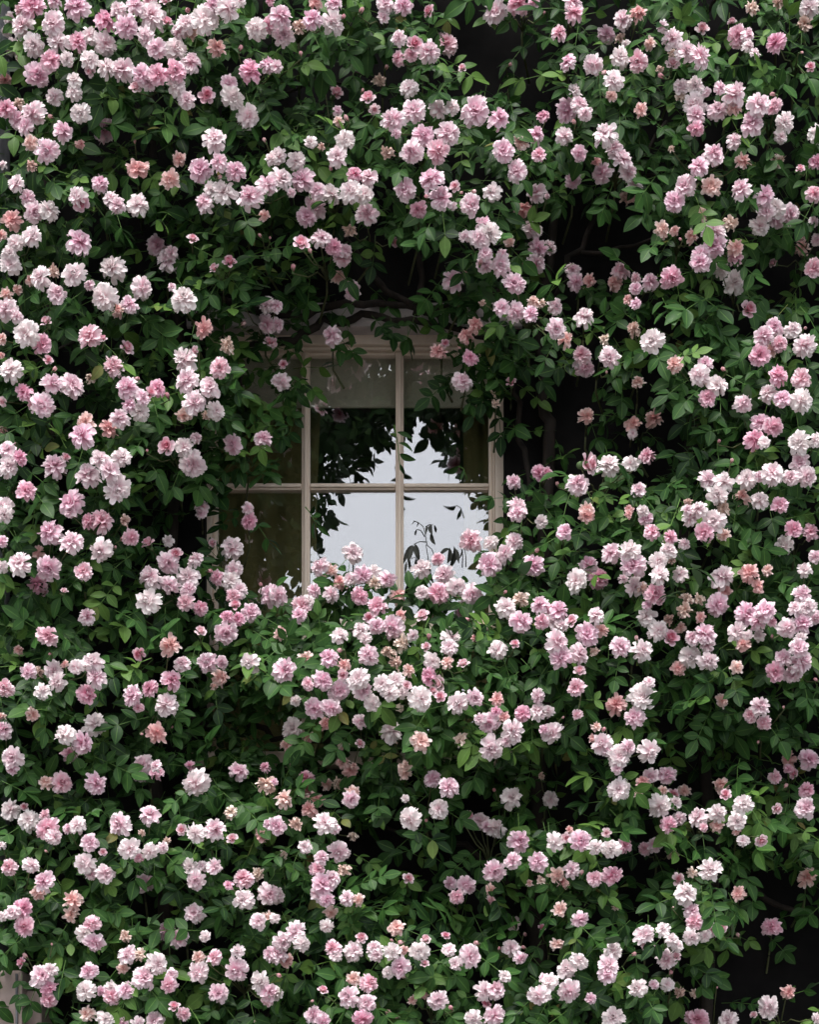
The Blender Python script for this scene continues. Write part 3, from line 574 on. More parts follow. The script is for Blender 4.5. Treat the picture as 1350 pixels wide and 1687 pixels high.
# behind the glass: roller blind and curtains
bl = empty('roller_blind', at(580, 670, -0.24), 'grey-green roller blind pulled part way down behind the upper panes', 'blind')
def put(name, parent, b, mat, smooth=False):
    inv = Vector(parent.location); b.v = [tuple(Vector(p) - inv) for p in b.v]
    return link(name, b.mesh(name, mat, smooth), parent)
q0, q1 = at(352, 560, -0.165), at(812, 657, -0.165)
b = MB(); b.box(q0.x, q1.x, 0.165, 0.1665, q1.z, q0.z); put('blind_cloth', bl, b, BLIND)
q2 = at(352, 657.4, -0.165); q3 = at(812, 672, -0.165)
b = MB(); b.box(q2.x, q3.x, 0.158, 0.172, q3.z, q2.z); bevel(put('bottom_rail', bl, b, BLIND), 0.004)
b = MB(); b.tube([(q0.x-0.02, 0.195, q0.z+0.02), (q1.x+0.02, 0.195, q0.z+0.02)], 0.022, 10); put('roller', bl, b, BLIND, True)
def curtain(name, label, px0, px1, y, folds, amp):
    root = empty(name, at((px0+px1)/2, 1240, -y), label, 'curtain', 'curtains behind the window')
    b = MB(); n = folds*10; z0, z1 = at(0, 1260, -y).z, at(0, 556, -y).z
    x0, x1 = at(px0, 0, -y).x, at(px1, 0, -y).x
    vs = []
    for j in range(9):
        t = j/8
        for i in range(n+1):
            s = i/n; w = 1.0 - 0.10*math.sin(math.pi*t)
            vs.append((x0+(x1-x0)*(s*w+(1-w)*0.3), y+amp*math.sin(s*folds*2*math.pi+0.6*math.sin(3*t+s*9))*(0.6+0.4*t), z0+(z1-z0)*t))
    fs = [(j*(n+1)+i, j*(n+1)+i+1, (j+1)*(n+1)+i+1, (j+1)*(n+1)+i) for j in range(8) for i in range(n)]
    b.add(vs, fs); put('curtain_cloth', root, b, CURTAIN, True)
    b = MB(); b.tube([(x0-0.03, y, z1+0.01), (x1+0.03, y, z1+0.01)], 0.012, 8); put('curtain_rail', root, b, BARK, True)
curtain('curtain', 'olive curtain hanging in folds behind the left panes', 330, 536, 0.33, 5, 0.009)
curtain('curtain', 'narrow olive curtain behind the right edge of the right panes', 762, 850, 0.33, 3, 0.010)

# ------------------------------------------------------------------ pipe at the upper left and pale stone pier at the lower left
pipe = empty('drainpipe', at(-2, 1000, 0.03), 'grey drainpipe running up the wall beside the upper left roses', 'drainpipe')
def tubepart(name, parent, pts, rads, mat, n=12):
    b = MB(); b.tube(pts, rads, n); return put(name, parent, b, mat, True)
px_ = at(-3, 0, 0.07).x
tubepart('pipe', pipe, [(px_, -0.07, 0.05), (px_, -0.07, 7.45)], 0.038, IRON, 16)
for z in (2.0, 3.9, 5.2, 6.9):
    tubepart('pipe_collar', pipe, [(px_, -0.07, z), (px_, -0.07, z+0.06)], 0.047, IRON, 16)
    b = MB(); b.box(px_-0.012, px_+0.012, -0.03, -0.001, z+0.015, z+0.045); put('bracket', pipe, b, IRON)
pier = empty('stone_pier', at(24, 1700, 0.30), 'pale pinkish rendered pier showing behind the lowest left roses', 'pier')
q = at(68, 1600, 0.30)
b = MB(); b.box(q.x-0.42, q.x-0.055, -0.33, -0.003, 0.003, q.z); bevel(put('pier_shaft', pier, b, PINKSTONE), 0.008)
b = MB(); b.box(q.x-0.0548, q.x-0.004, -0.27, -0.003, 0.003, q.z-0.06); bevel(put('pier_return', pier, b, PINKSTONE), 0.006)
tubepart('conduit', pipe, [at(27, 1604, 0.336), at(27, 1800, 0.336), Vector((at(29,0,0.336).x, -0.336, 0.02))], 0.004, IRON, 8)

# ------------------------------------------------------------------ flower prototypes
PET_PROFILE = [(0.0,0.16),(0.25,0.52),(0.5,0.86),(0.74,1.0),(0.91,0.82),(1.0,0.36)]
def petal(mb, attr, r, L_, W, elev, az, h, curl, cup, rr, twist=0.0, notch=0.0, a0=0.0, a1=1.0):
    """one petal: starts at radius r, height h, leaves at elevation elev (0 = flat, 90 = upright), bends by curl along its length"""
    ca, sa = math.cos(az), math.sin(az)
    vs = []; x, z, e = r, h, elev; prev = 0.0
    col = []
    for t, w in PET_PROFILE:
        dt = (t - prev) * L_; prev = t
        x += math.cos(e) * dt; z += math.sin(e) * dt; e -= curl * (0.35 if t < 0.5 else 0.75)
        for s in (-1, 0, 1):
            yy = s * w * W * 0.5
            up = cup * abs(s) * w * W * 0.35
            dx = -math.sin(e) * up; dz = math.cos(e) * up
            xx = x + dx - (notch * L_ if (t == 1.0 and s == 0) else 0); zz = z + dz + s * twist * w * W
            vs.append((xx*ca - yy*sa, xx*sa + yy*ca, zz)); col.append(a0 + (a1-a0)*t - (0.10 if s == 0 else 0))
    fs = []
    for i in range(len(PET_PROFILE)-1):
        for k in range(2): fs.append((i*3+k, i*3+k+1, (i+1)*3+k+1, (i+1)*3+k))
    mb.add(vs, fs); attr[0].extend(col); attr[1].extend([rr]*len(vs))

def bloom_mesh(kind, seed):
    """a flower of radius about 1 facing +Z"""
    g = random.Random(seed); mb = MB(); A = ([], [])
    D = math.radians
    if kind in 'pdw':
        full = g.uniform(0.85, 1.15)
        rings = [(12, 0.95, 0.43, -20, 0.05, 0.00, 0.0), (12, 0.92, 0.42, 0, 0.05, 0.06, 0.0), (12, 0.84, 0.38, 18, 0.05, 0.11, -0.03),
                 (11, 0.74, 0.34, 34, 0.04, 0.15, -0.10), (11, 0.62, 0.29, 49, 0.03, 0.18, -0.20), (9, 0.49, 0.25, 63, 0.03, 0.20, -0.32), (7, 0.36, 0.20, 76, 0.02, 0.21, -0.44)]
        if kind == 'w' and seed % 3 == 0: rings = rings[:5]
        gap = g.uniform(0, 6.28) if g.random() < 0.5 else None
        for n, L_, W, el, r, h, da in rings:
            off = g.uniform(0, 6.28)
            for i in range(n):
                az = off + 2*math.pi*i/n + g.gauss(0, 0.17)
                if g.random() < 0.06: continue
                petal(mb, A, r, L_*g.uniform(0.84, 1.08), W*g.uniform(0.72, 1.2), D(el*full + g.gauss(0, 11)), az, h,
                      g.gauss(0.22, 0.18) if el < 30 else g.gauss(-0.06, 0.22), g.gauss(0.55, 0.5), g.random(), g.gauss(0, 0.20), g.gauss(0.02, 0.08),
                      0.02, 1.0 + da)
    elif kind == 'f':
        rings = [(12, 0.97, 0.38, -34, 0.06, 0.02, -0.05), (12, 0.92, 0.37, -10, 0.06, 0.07, 0), (12, 0.80, 0.33, 14, 0.05, 0.12, -0.05), (11, 0.66, 0.29, 35, 0.04, 0.16, -0.16), (9, 0.5, 0.25, 55, 0.03, 0.18, -0.28), (7, 0.34, 0.2, 72, 0.03, 0.19, -0.4)]
        for n, L_, W, el, r, h, da in rings:
            off = g.uniform(0, 6.28)
            for i in range(n):
                if g.random() < 0.14: continue
                petal(mb, A, r, L_*g.uniform(0.7, 1.1), W*g.uniform(0.65, 1.15), D(el + g.gauss(0, 18)), off + 2*math.pi*i/n + g.gauss(0, 0.28), h,
                      g.gauss(0.22, 0.30), g.uniform(0.0, 1.1), g.random(), g.gauss(0, 0.24), g.uniform(-0.05, 0.1), 0.0, 0.95 + da)
    elif kind == 't':
        for k, (n, L_, el) in enumerate([(15, 0.92, -25), (15, 0.88, 4), (13, 0.76, 28), (11, 0.60, 48), (9, 0.42, 68)]):
            off = g.uniform(0, 6.28)
            for i in range(n):
                if g.random() < 0.16: continue
                petal(mb, A, 0.06, L_*g.uniform(0.6, 1.1), 0.30*g.uniform(0.6, 1.2), D(el + g.gauss(0, 24)), off + 2*math.pi*i/n + g.gauss(0, 0.3), 0.04*k,
                      g.gauss(0.30, 0.45), g.uniform(0.4, 1.6), g.random(), g.gauss(0, 0.4), 0.05, 0.0, g.uniform(0.7, 1.05))
    elif kind == 'o':
        for n, L_, W, el, r, h, cu, c0, c1 in [(6, 0.95, 0.72, 26, 0.12, -0.1, 0.10, 0.45, 1.05), (6, 0.92, 0.66, 48, 0.12, 0.0, -0.06, 0.30, 0.92), (6, 0.82, 0.54, 66, 0.10, 0.05, -0.14, 0.15, 0.72),
                                           (5, 0.72, 0.40, 76, 0.07, 0.08, -0.16, 0.05, 0.50), (4, 0.62, 0.28, 84, 0.03, 0.10, -0.12, 0.0, 0.36)]:
            off = g.uniform(0, 6.28)
            for i in range(n):
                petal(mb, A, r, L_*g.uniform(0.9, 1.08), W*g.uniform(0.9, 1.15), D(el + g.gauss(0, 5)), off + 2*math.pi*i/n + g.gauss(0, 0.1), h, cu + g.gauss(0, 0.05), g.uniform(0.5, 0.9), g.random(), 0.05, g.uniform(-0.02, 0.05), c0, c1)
    else:   # closed bud: overlapping petals wrapped to a point
        for n, L_, W, el, r, h in [(4, 1.75, 0.95, 52, 0.10, -0.6), (4, 1.70, 0.85, 62, 0.08, -0.5), (3, 1.65, 0.6, 76, 0.05, -0.4)]:
            off = g.uniform(0, 6.28)
            for i in range(n):
                petal(mb, A, r, L_*g.uniform(0.92, 1.05), W, D(el), off + 2*math.pi*i/n, h, -0.36 if el < 60 else -0.22, 0.9, g.random(), 0.04, 0, 0.1, g.uniform(0.6, 1.0))
    nm = {'o': 'half_open_rose', 'b': 'rose_bud'}.get(kind, 'rose_bloom')
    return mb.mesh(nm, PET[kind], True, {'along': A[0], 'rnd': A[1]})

PROTO = {k: [bloom_mesh(k, 100*i + ord(k)) for i in range(n)] for k, n in dict(p=7, d=5, w=7, f=5, t=4, o=4, b=3).items()}

def calyx_mesh():
    b = MB()
    b.tube([(0,0,-1.0),(0,0,-0.85),(0,0,-0.6),(0,0,-0.42)], [0.10,0.26,0.34,0.20], 8)
    for i in range(5):
        a = 2*math.pi*i/5; c, s = math.cos(a), math.sin(a)
        pr = [(0.18,-0.5,0.16),(0.40,-0.25,0.20),(0.52,0.1,0.14),(0.58,0.55,0.03)]
        vs = []
        for r, z, w in pr:
            for k in (-1, 1): vs.append((r*c - k*w*s, r*s + k*w*c, z))
        b.add(vs, [(2*j, 2*j+1, 2*j+3, 2*j+2) for j in range(3)])
    return b.mesh('calyx', SEPAL, True)
CALYX = calyx_mesh()

# ------------------------------------------------------------------ leaves
LP = [(0.0,0.06),(0.14,0.58),(0.34,0.97),(0.52,1.0),(0.72,0.76),(0.88,0.40),(1.0,0.02)]
def leaflet_np(L_, W, fold, curl, g):
    """7 x 3 vertices in the leaf's own frame: y along, x across, z up"""
    vs = []; ac = []
    y, z, e, prev = 0.0, 0.0, 0.0, 0.0
    wav = g.uniform(-0.25, 0.25)
    for t, w in LP:
        dt = (t-prev)*L_; prev = t
        y += math.cos(e)*dt; z += math.sin(e)*dt; e -= curl*0.22
        for s in (-1, 0, 1):
            vs.append((s*w*W*0.5*math.cos(fold), y, z + abs(s)*w*W*0.5*math.sin(fold) + s*wav*W*0.12*math.sin(5*t))); ac.append(abs(s))
    return np.array(vs), ac
LF = [(i*3+k, i*3+k+1, (i+1)*3+k+1, (i+1)*3+k) for i in range(len(LP)-1) for k in range(2)]

def compound(g, n_pairs, size):
    """a pinnate rose leaf pointing along +Y with its face up (+Z); returns verts, faces, across, rnd"""
    V, F, AC, RN = [], [], [], []
    base = 0
    tone = g.random()
    def push(vs, ac, fs=LF):
        nonlocal base
        V.append(vs); F.extend([tuple(i+base for i in f) for f in fs]); AC.extend(ac); RN.extend([(tone + g.uniform(-0.05, 0.05)) % 1.0]*len(vs)); base += len(vs)
    rl = size*(0.55 + 0.55*n_pairs); droop = g.uniform(0.05, 0.5)
    def rach(t): return np.array([0, rl*t, -droop*rl*t*t*0.6])
    # rachis, a thin three-sided strip
    rv = []
    for t in (0, 0.5, 1.0):
        c = rach(t); w = 0.0011
        rv += [c+(-w,0,0), c+(0,0,w*1.4), c+(w,0,0)]
    push(np.array(rv), [0.02]*9, [(i*3+k, i*3+k+1, (i+1)*3+k+1, (i+1)*3+k) for i in range(2) for k in range(2)])
    def leaflet(t, side, sz):
        vs, ac = leaflet_np(sz*g.uniform(0.9, 1.12), sz*g.uniform(0.52, 0.66), g.uniform(0.05, 0.45), g.uniform(-0.05, 0.55), g)
        yaw = side*math.radians(g.uniform(48, 74)); roll = g.gauss(0, 0.28); pitch = g.gauss(-0.10, 0.22) - 0.2*droop
        M = Matrix.Rotation(-yaw, 3, 'Z') @ Matrix.Rotation(pitch, 3, 'X') @ Matrix.Rotation(roll, 3, 'Y')
        push(vs @ np.array(M).T + rach(t), ac)
    for i in range(n_pairs):
        t = 0.35 + 0.55*i/max(1, n_pairs-1) if n_pairs > 1 else 0.62
        for s in (-1, 1): leaflet(t + g.uniform(-0.03, 0.03), s, size*(0.78 + 0.18*i/max(1, n_pairs-1)))
    leaflet(1.0, g.uniform(-0.12, 0.12), size*1.12)
    return np.concatenate(V), F, AC, RN

NLV = 14
LV = [compound(R, R.choice((1, 2, 2, 2, 3)), 0.058) for _ in range(NLV)]
def leaf_mesh(i, mat=LEAF, name='leaf'):
    V, F, AC, RN = LV[i]
    b = MB(); b.v = [tuple(p) for p in V]; b.f = F
    return b.mesh(name, mat, True, {'across': AC, 'rnd': RN})
LEAF_ME = [leaf_mesh(i) for i in range(NLV)]

def leaf_rot(d, n):
    y = Vector(d).normalized(); n = Vector(n); z = (n - y*n.dot(y))
    if z.length < 1e-4: z = y.orthogonal()
    z.normalize(); x = y.cross(z)
    return Matrix((x, y, z)).transposed()

# ------------------------------------------------------------------ where the climber is thick, and where it gapes
SP = []
for line in SPRAYS.strip().split('\n'):
    lab, kind, bl_ = line.split('|')
    SP.append((lab, kind, [(float(e.split()[0]), float(e.split()[1]), float(e.split()[2]), e.split()[3]) for e in bl_.split(';')]))
BX = np.array([(b[0], b[1], b[2]) for s in SP for b in s[2]])
HOLES = [(2,120,32,1),(0,60,30,1),(5,20,30,.9),(6,215,20,.9),(10,245,18,.8),(960,400,100,1),(1010,350,60,.8),(870,660,62,1),(905,740,60,1),(1080,700,60,1),(1000,720,60,.7),(370,1205,75,1),(455,1215,60,1),(520,1260,60,.9),(450,620,60,.9),(425,560,50,.7),
         (300,845,55,1),(260,820,40,.8),(1310,1520,75,1),(1250,1600,70,1),(1160,1640,40,.7),(1150,1265,55,.9),(935,1300,50,.9),(745,1410,55,.9),(640,440,75,.9),(560,480,50,.8),(660,500,60,.9),(830,75,55,.9),
         (760,50,50,.8),(1000,60,40,.6),(1290,410,50,.9),(1180,30,40,.7),(230,420,50,.7),(190,205,35,.6),(845,1515,50,.9),(720,1480,45,.6),(1220,1690,60,.8),(640,1210,30,.3),(70,470,0,0),
         (1290,250,35,.5),(560,130,45,.7),(620,130,40,.6),(540,360,30,.6),(940,640,60,.9),(800,1340,50,.9),(1080,1420,45,.7),(270,1490,50,.8),(50,890,25,.5),(420,900,40,.6),(1330,1270,60,.7),(1120,1320,40,.5),
         (300,560,35,.4),(240,590,30,.5),(60,1230,30,.5),(330,1130,40,.6),(700,1290,30,.4),(900,160,45,.7),(1010,520,40,.5),(1250,470,50,.7),(980,960,30,.6),(90,150,0,0),(450,1440,50,.5),(600,1380,40,.6),(210,1300,50,.6),(110,1260,30,.6),(30,1330,30,.5),(60,970,30,.4)]
HX = np.array([h for h in HOLES if h[2] > 0], dtype=float)

WIN_POLY = [(508,585),(520,545),(560,528),(640,522),(725,520),(742,560),(748,640),(770,668),(808,640),(816,690),(838,750),(838,800),(812,840),(812,885),(780,910),(760,945),(700,955),(655,975),(600,930),(520,975),(495,985),(420,975),(395,950),(352,960),(345,860),(352,806),(400,795),(455,780),(492,735),(497,680),(500,640)]
def in_poly(px, py, poly=WIN_POLY):
    c = np.zeros(px.shape, bool); j = len(poly)-1
    for i in range(len(poly)):
        xi, yi = poly[i]; xj, yj = poly[j]
        cond = ((yi > py) != (yj > py)) & (px < (xj-xi)*(py-yi)/((yj-yi) or 1e-9) + xi)
        c ^= cond; j = i
    return c
WP = np.array(WIN_POLY, float)
def poly_dist(px, py):
    d = np.full(px.shape, 1e9)
    for i in range(len(WP)):
        a, b_ = WP[i], WP[(i+1) % len(WP)]; ab = b_-a
        t = np.clip(((px-a[0])*ab[0] + (py-a[1])*ab[1])/(ab@ab), 0, 1)
        d = np.minimum(d, np.hypot(px-a[0]-t*ab[0], py-a[1]-t*ab[1]))
    return d

def field(px, py):
    """(protrusion of the climber's face in metres, leafiness 0..1) for arrays of photograph points"""
    px, py = np.asarray(px, float), np.asarray(py, float)
    dens = np.zeros(px.shape)
    for x, y, d in BX:
        dens += (d/38.0)**2*np.exp(-((px-x)**2 + (py-y)**2)/(2*48.0**2))
    hole = np.zeros(px.shape)
    for x, y, r, s in HX:
        hole = np.maximum(hole, s*np.exp(-(((px-x)**2 + (py-y)**2)/(r*r*1.3))**1.5))
    lump = 0.5 + 0.25*np.sin(px*0.017+1.3)*np.cos(py*0.021) + 0.25*np.sin(px*0.041-py*0.033+0.7)
    f = np.clip(dens/3.2, 0, 1)
    p = 0.24 + 0.24*f + 0.16*lump
    wd = np.where(in_poly(px, py), 0.0, poly_dist(px, py))
    p = p*(1-0.85*hole)*np.clip(0.42 + wd/230.0, 0, 1)
    leafy = np.clip(0.46 + 0.42*f + 0.28*lump - 1.15*hole, 0.0, 1)
    return p, leafy

# ------------------------------------------------------------------ the climber itself: canes, leaves, deep foliage
climber = empty('climbing_rose', (0, -0.1, 0), 'dense dark green climbing rose whose leafy canes cover the whole wall', 'climbing rose')
CL = Vector(climber.location)
def cane(ptsp, r0, r1, jit=6):
    pts = []
    for i in range(len(ptsp)-1):
        a, b_ = ptsp[i], ptsp[i+1]
        for k in range(4):
            t = k/4
            pts.append([a[j]+(b_[j]-a[j])*t + (R.gauss(0, jit) if j < 2 else R.gauss(0, 0.008)) for j in range(3)])
    pts.append(list(ptsp[-1]))
    w = [at(p[0], p[1], p[2]) - CL for p in pts]
    n = len(w); rad = [r0+(r1-r0)*i/(n-1) for i in range(n)]
    b = MB(); b.tube(w, rad, 7)
    return link('cane', b.mesh('cane', BARK), climber)
GZ = 843.5 + (MID_Z)*PPM            # photograph row of the ground line at the wall
cane([(250,GZ,.06),(262,2000,.08),(280,1500,.06),(240,1100,.07),(290,800,.07),(300,560,.08),(250,250,.08),(230,-150,.08)], .032, .010)
cane([(880,GZ,.06),(900,2000,.08),(885,1500,.06),(905,1100,.07),(905,800,.05),(900,665,.05),(890,560,.06),(910,300,.07),(960,-150,.08)], .034, .011)
cane([(1150,GZ,.06),(1140,2000,.08),(1180,1400,.06),(1120,900,.07),(1170,500,.07),(1110,-150,.08)], .030, .010)
cane([(60,GZ,.06),(80,2000,.08),(40,1400,.07),(90,800,.07),(70,300,.07),(100,-150,.08)], .028, .010)
cane([(290,640,.08),(400,575,.09),(480,560,.07),(530,530,.06),(600,520,.05),(660,526,.06),(740,545,.05),(850,556,.06)], .016, .010, 4)
cane([(560,380,.08),(625,470,.06),(690,500,.06),(740,540,.05),(800,550,.06)], .013, .008, 4)
cane([(330,480,.08),(440,520,.08),(520,512,.07),(620,500,.07),(730,505,.06),(880,470,.08)], .015, .010, 5)
cane([(700,360,.08),(690,440,.07),(684,520,.06)], .012, .010, 4)
cane([(845,600,.06),(852,690,.06),(868,760,.07),(880,900,.06)], .010, .009, 3)
cane([(290,1180,.08),(400,1190,.07),(470,1215,.07),(560,1225,.08),(700,1200,.1)], .012, .008, 5)
cane([(880,1500,.08),(760,1400,.08),(640,1330,.09),(520,1290,.1)], .012, .006, 6)
cane([(1180,1400,.08),(1290,1500,.08),(1400,1560,.09)], .012, .007, 6)
cane([(900,500,.08),(960,420,.07),(1010,300,.08),(1100,200,.1)], .012, .007, 6)
for _ in range(26):
    x, y = R.uniform(-60, 1400), R.uniform(0, 1690); a = R.uniform(-0.5, 3.6); L_ = R.uniform(120, 300)
    x1, y1 = x+math.cos(a)*L_, y-math.sin(a)*L_*0.7
    mid = (np.array([x, (x+x1)/2, x1]), np.array([y, (y+y1)/2, y1]))
    if in_poly(*mid).any() or poly_dist(*mid).min() < 40: continue
    cane([(x,y,R.uniform(.05,.10)),((x+x1)/2,(y+y1)/2-12,R.uniform(.08,.2)),(x1,y1,R.uniform(.15,.28))], R.uniform(.005,.009), .003, 5)

def scatter(n, front, seed):
    """leaf positions: front = share of the depth to use"""
    g = np.random.RandomState(seed)
    px = g.uniform(-190, 1540, n); py = g.uniform(-190, 1880, n)
    p, lf = field(px, py)
    ok = ~in_poly(px, py)
    dd = poly_dist(px, py)
    ok &= ~((dd < 10) & (g.rand(n) < 0.5))
    return px, py, p, lf, ok, g

def one_leaf(px, py, p, g, up=0.0):
    d = Vector((g.normal(0, 0.75), -0.55 + g.normal(0, 0.35), -0.45 + g.normal(0, 0.45)))
    nrm = Vector((g.normal(0, 0.45), -0.85 + g.normal(0, 0.3), 0.62 + g.normal(0, 0.35)))
    return at(px, py, p), leaf_rot(d, nrm)

acc_v, acc_f, acc_a, acc_r = [], [], [], []
acc_n = 0
def add_leaf(pos, M, vi, s, g):
    global acc_n
    V, F, AC, RN = LV[vi]
    W = (V*s) @ np.array(M).T + np.array(pos - CL)
    acc_v.append(W); acc_f.append(np.array(F)+acc_n); acc_a.append(AC)
    sh = g.rand(); acc_r.append([(r_+sh) % 1.0 for r_ in RN]); acc_n += len(W)

front_leaves = []
fb, _ = field(BX[:, 0], BX[:, 1])
PIER_POLY = [(24,1606),(52,1622),(58,1640),(44,1665),(52,1690),(22,1690),(18,1650),(8,1640),(10,1628),(24,1620)]
def clear_of_flowers(px, py, depth, pos, M, s, g):
    m = pos + M @ Vector((0, 0.075*s, -0.01))
    k = CAM_D/(CAM_D + m.y); mx, my = 675 + m.x*k*PPM, 843.5 - ((m.z-CAM_Z)*k + CAM_Z - MID_Z)*PPM
    e = pos + M @ Vector((0, 0.13*s, -0.03)); k = CAM_D/(CAM_D + e.y)
    ex, ey = 675 + e.x*k*PPM, 843.5 - ((e.z-CAM_Z)*k + CAM_Z - MID_Z)*PPM
    if in_poly(np.array([mx, ex]), np.array([my, ey])).any() and g.rand() < 0.85: return False
    if depth > 0.05 and in_poly(np.array([mx, ex, px]), np.array([my, ey, py]), PIER_POLY).any(): return False
    dd = np.hypot(BX[:, 0]-mx, BX[:, 1]-my)
    hit = (dd < BX[:, 2]*0.5 + 20) & (-m.y > fb - 0.05)
    return not (hit.any() and g.rand() < 0.88)
# deep layer: close to the wall, everywhere
px, py, p, lf, ok, g = scatter(2600, 0.3, 11)
for i in range(len(px)):
    if not ok[i] or g.rand() > 0.12 + 0.78*lf[i]: continue
    pos, M = one_leaf(px[i], py[i], 0.02 + 0.45*p[i]*g.rand(), g)
    if clear_of_flowers(px[i], py[i], 0.0, pos, M, 1.0, g): add_leaf(pos, M, g.randint(NLV), g.uniform(0.75, 1.05), g)
# outer layer
px, py, p, lf, ok, g = scatter(9000, 1.0, 23)
for i in range(len(px)):
    if not ok[i] or g.rand() > lf[i]*0.73: continue
    depth = p[i]*(0.40 + 0.60*g.rand()**0.8)
    pos, M = one_leaf(px[i], py[i], depth, g)
    s = g.uniform(0.66, 1.22)
    if not clear_of_flowers(px[i], py[i], depth, pos, M, s, g): continue
    inframe = -5 < px[i] < 1355 and -5 < py[i] < 1692
    front_leaves.append((depth if inframe else -1, pos, M, g.randint(NLV), s))
# dark leaves that hang over the upper left panes and the top corners of the frame
COVER = [([(346,548),(505,560),(500,640),(498,680),(430,725),(350,745)], 54), ([(742,545),(815,550),(818,640),(770,655),(748,620)], 22), ([(318,1215),(448,1225),(448,1295),(318,1295)], 34), ([(330,1240),(470,1245),(470,1305),(330,1305)], 34), ([(345,1040),(470,1040),(470,1245),(345,1245)], 44), ([(430,470),(745,470),(745,512),(690,522),(530,526),(470,548)], 18), ([(350,1020),(560,1040),(560,1160),(350,1160)], 34), ([(345,955),(420,985),(500,990),(560,1000),(560,1050),(345,1050)], 26), ([(520,1000),(850,1000),(850,1240),(560,1240),(520,1100)], 70), ([(560,1235),(860,1235),(860,1300),(560,1300)], 40), ([(-40,330),(14,330),(14,1590),(-40,1590)], 120)]
g = np.random.RandomState(77)
for poly, n in COVER:
    xs, ys = [q[0] for q in poly], [q[1] for q in poly]; c = 0
    while c < n:
        x, y = g.uniform(min(xs), max(xs)), g.uniform(min(ys), max(ys))
        if not in_poly(np.array([x]), np.array([y]), poly)[0]: continue
        pos, M = one_leaf(x, y, g.uniform(0.03, 0.15), g); add_leaf(pos, M, g.randint(NLV), g.uniform(0.7, 1.0), g); c += 1
front_leaves.sort(key=lambda t: -t[0])
for k, (dp, pos, M, vi, s) in enumerate(front_leaves):
    if k < 300:
        link('leaf', LEAF_ME[vi], climber, pos - CL, M.to_quaternion(), s)
    else:
        add_leaf(pos, M, vi, s, NP)
me = bpy.data.meshes.new('foliage')
V = np.concatenate(acc_v); F = np.concatenate(acc_f)
me.vertices.add(len(V)); me.vertices.foreach_set('co', V.astype(np.float32).ravel())
me.loops.add(F.size); me.loops.foreach_set('vertex_index', F.astype(np.int32).ravel())
me.polygons.add(len(F)); me.polygons.foreach_set('loop_start', np.arange(0, F.size, 4, dtype=np.int32))
me.polygons.foreach_set('use_smooth', np.ones(len(F), bool))
me.update(calc_edges=True); me.validate()
for k, vals in (('across', np.concatenate([np.array(a) for a in acc_a])), ('rnd', np.concatenate([np.array(a) for a in acc_r]))):
    at_ = me.attributes.new(k, 'FLOAT', 'POINT'); at_.data.foreach_set('value', vals.astype(np.float32))
me.materials.append(LEAF)
tag(link('foliage', me, climber), kind='stuff')

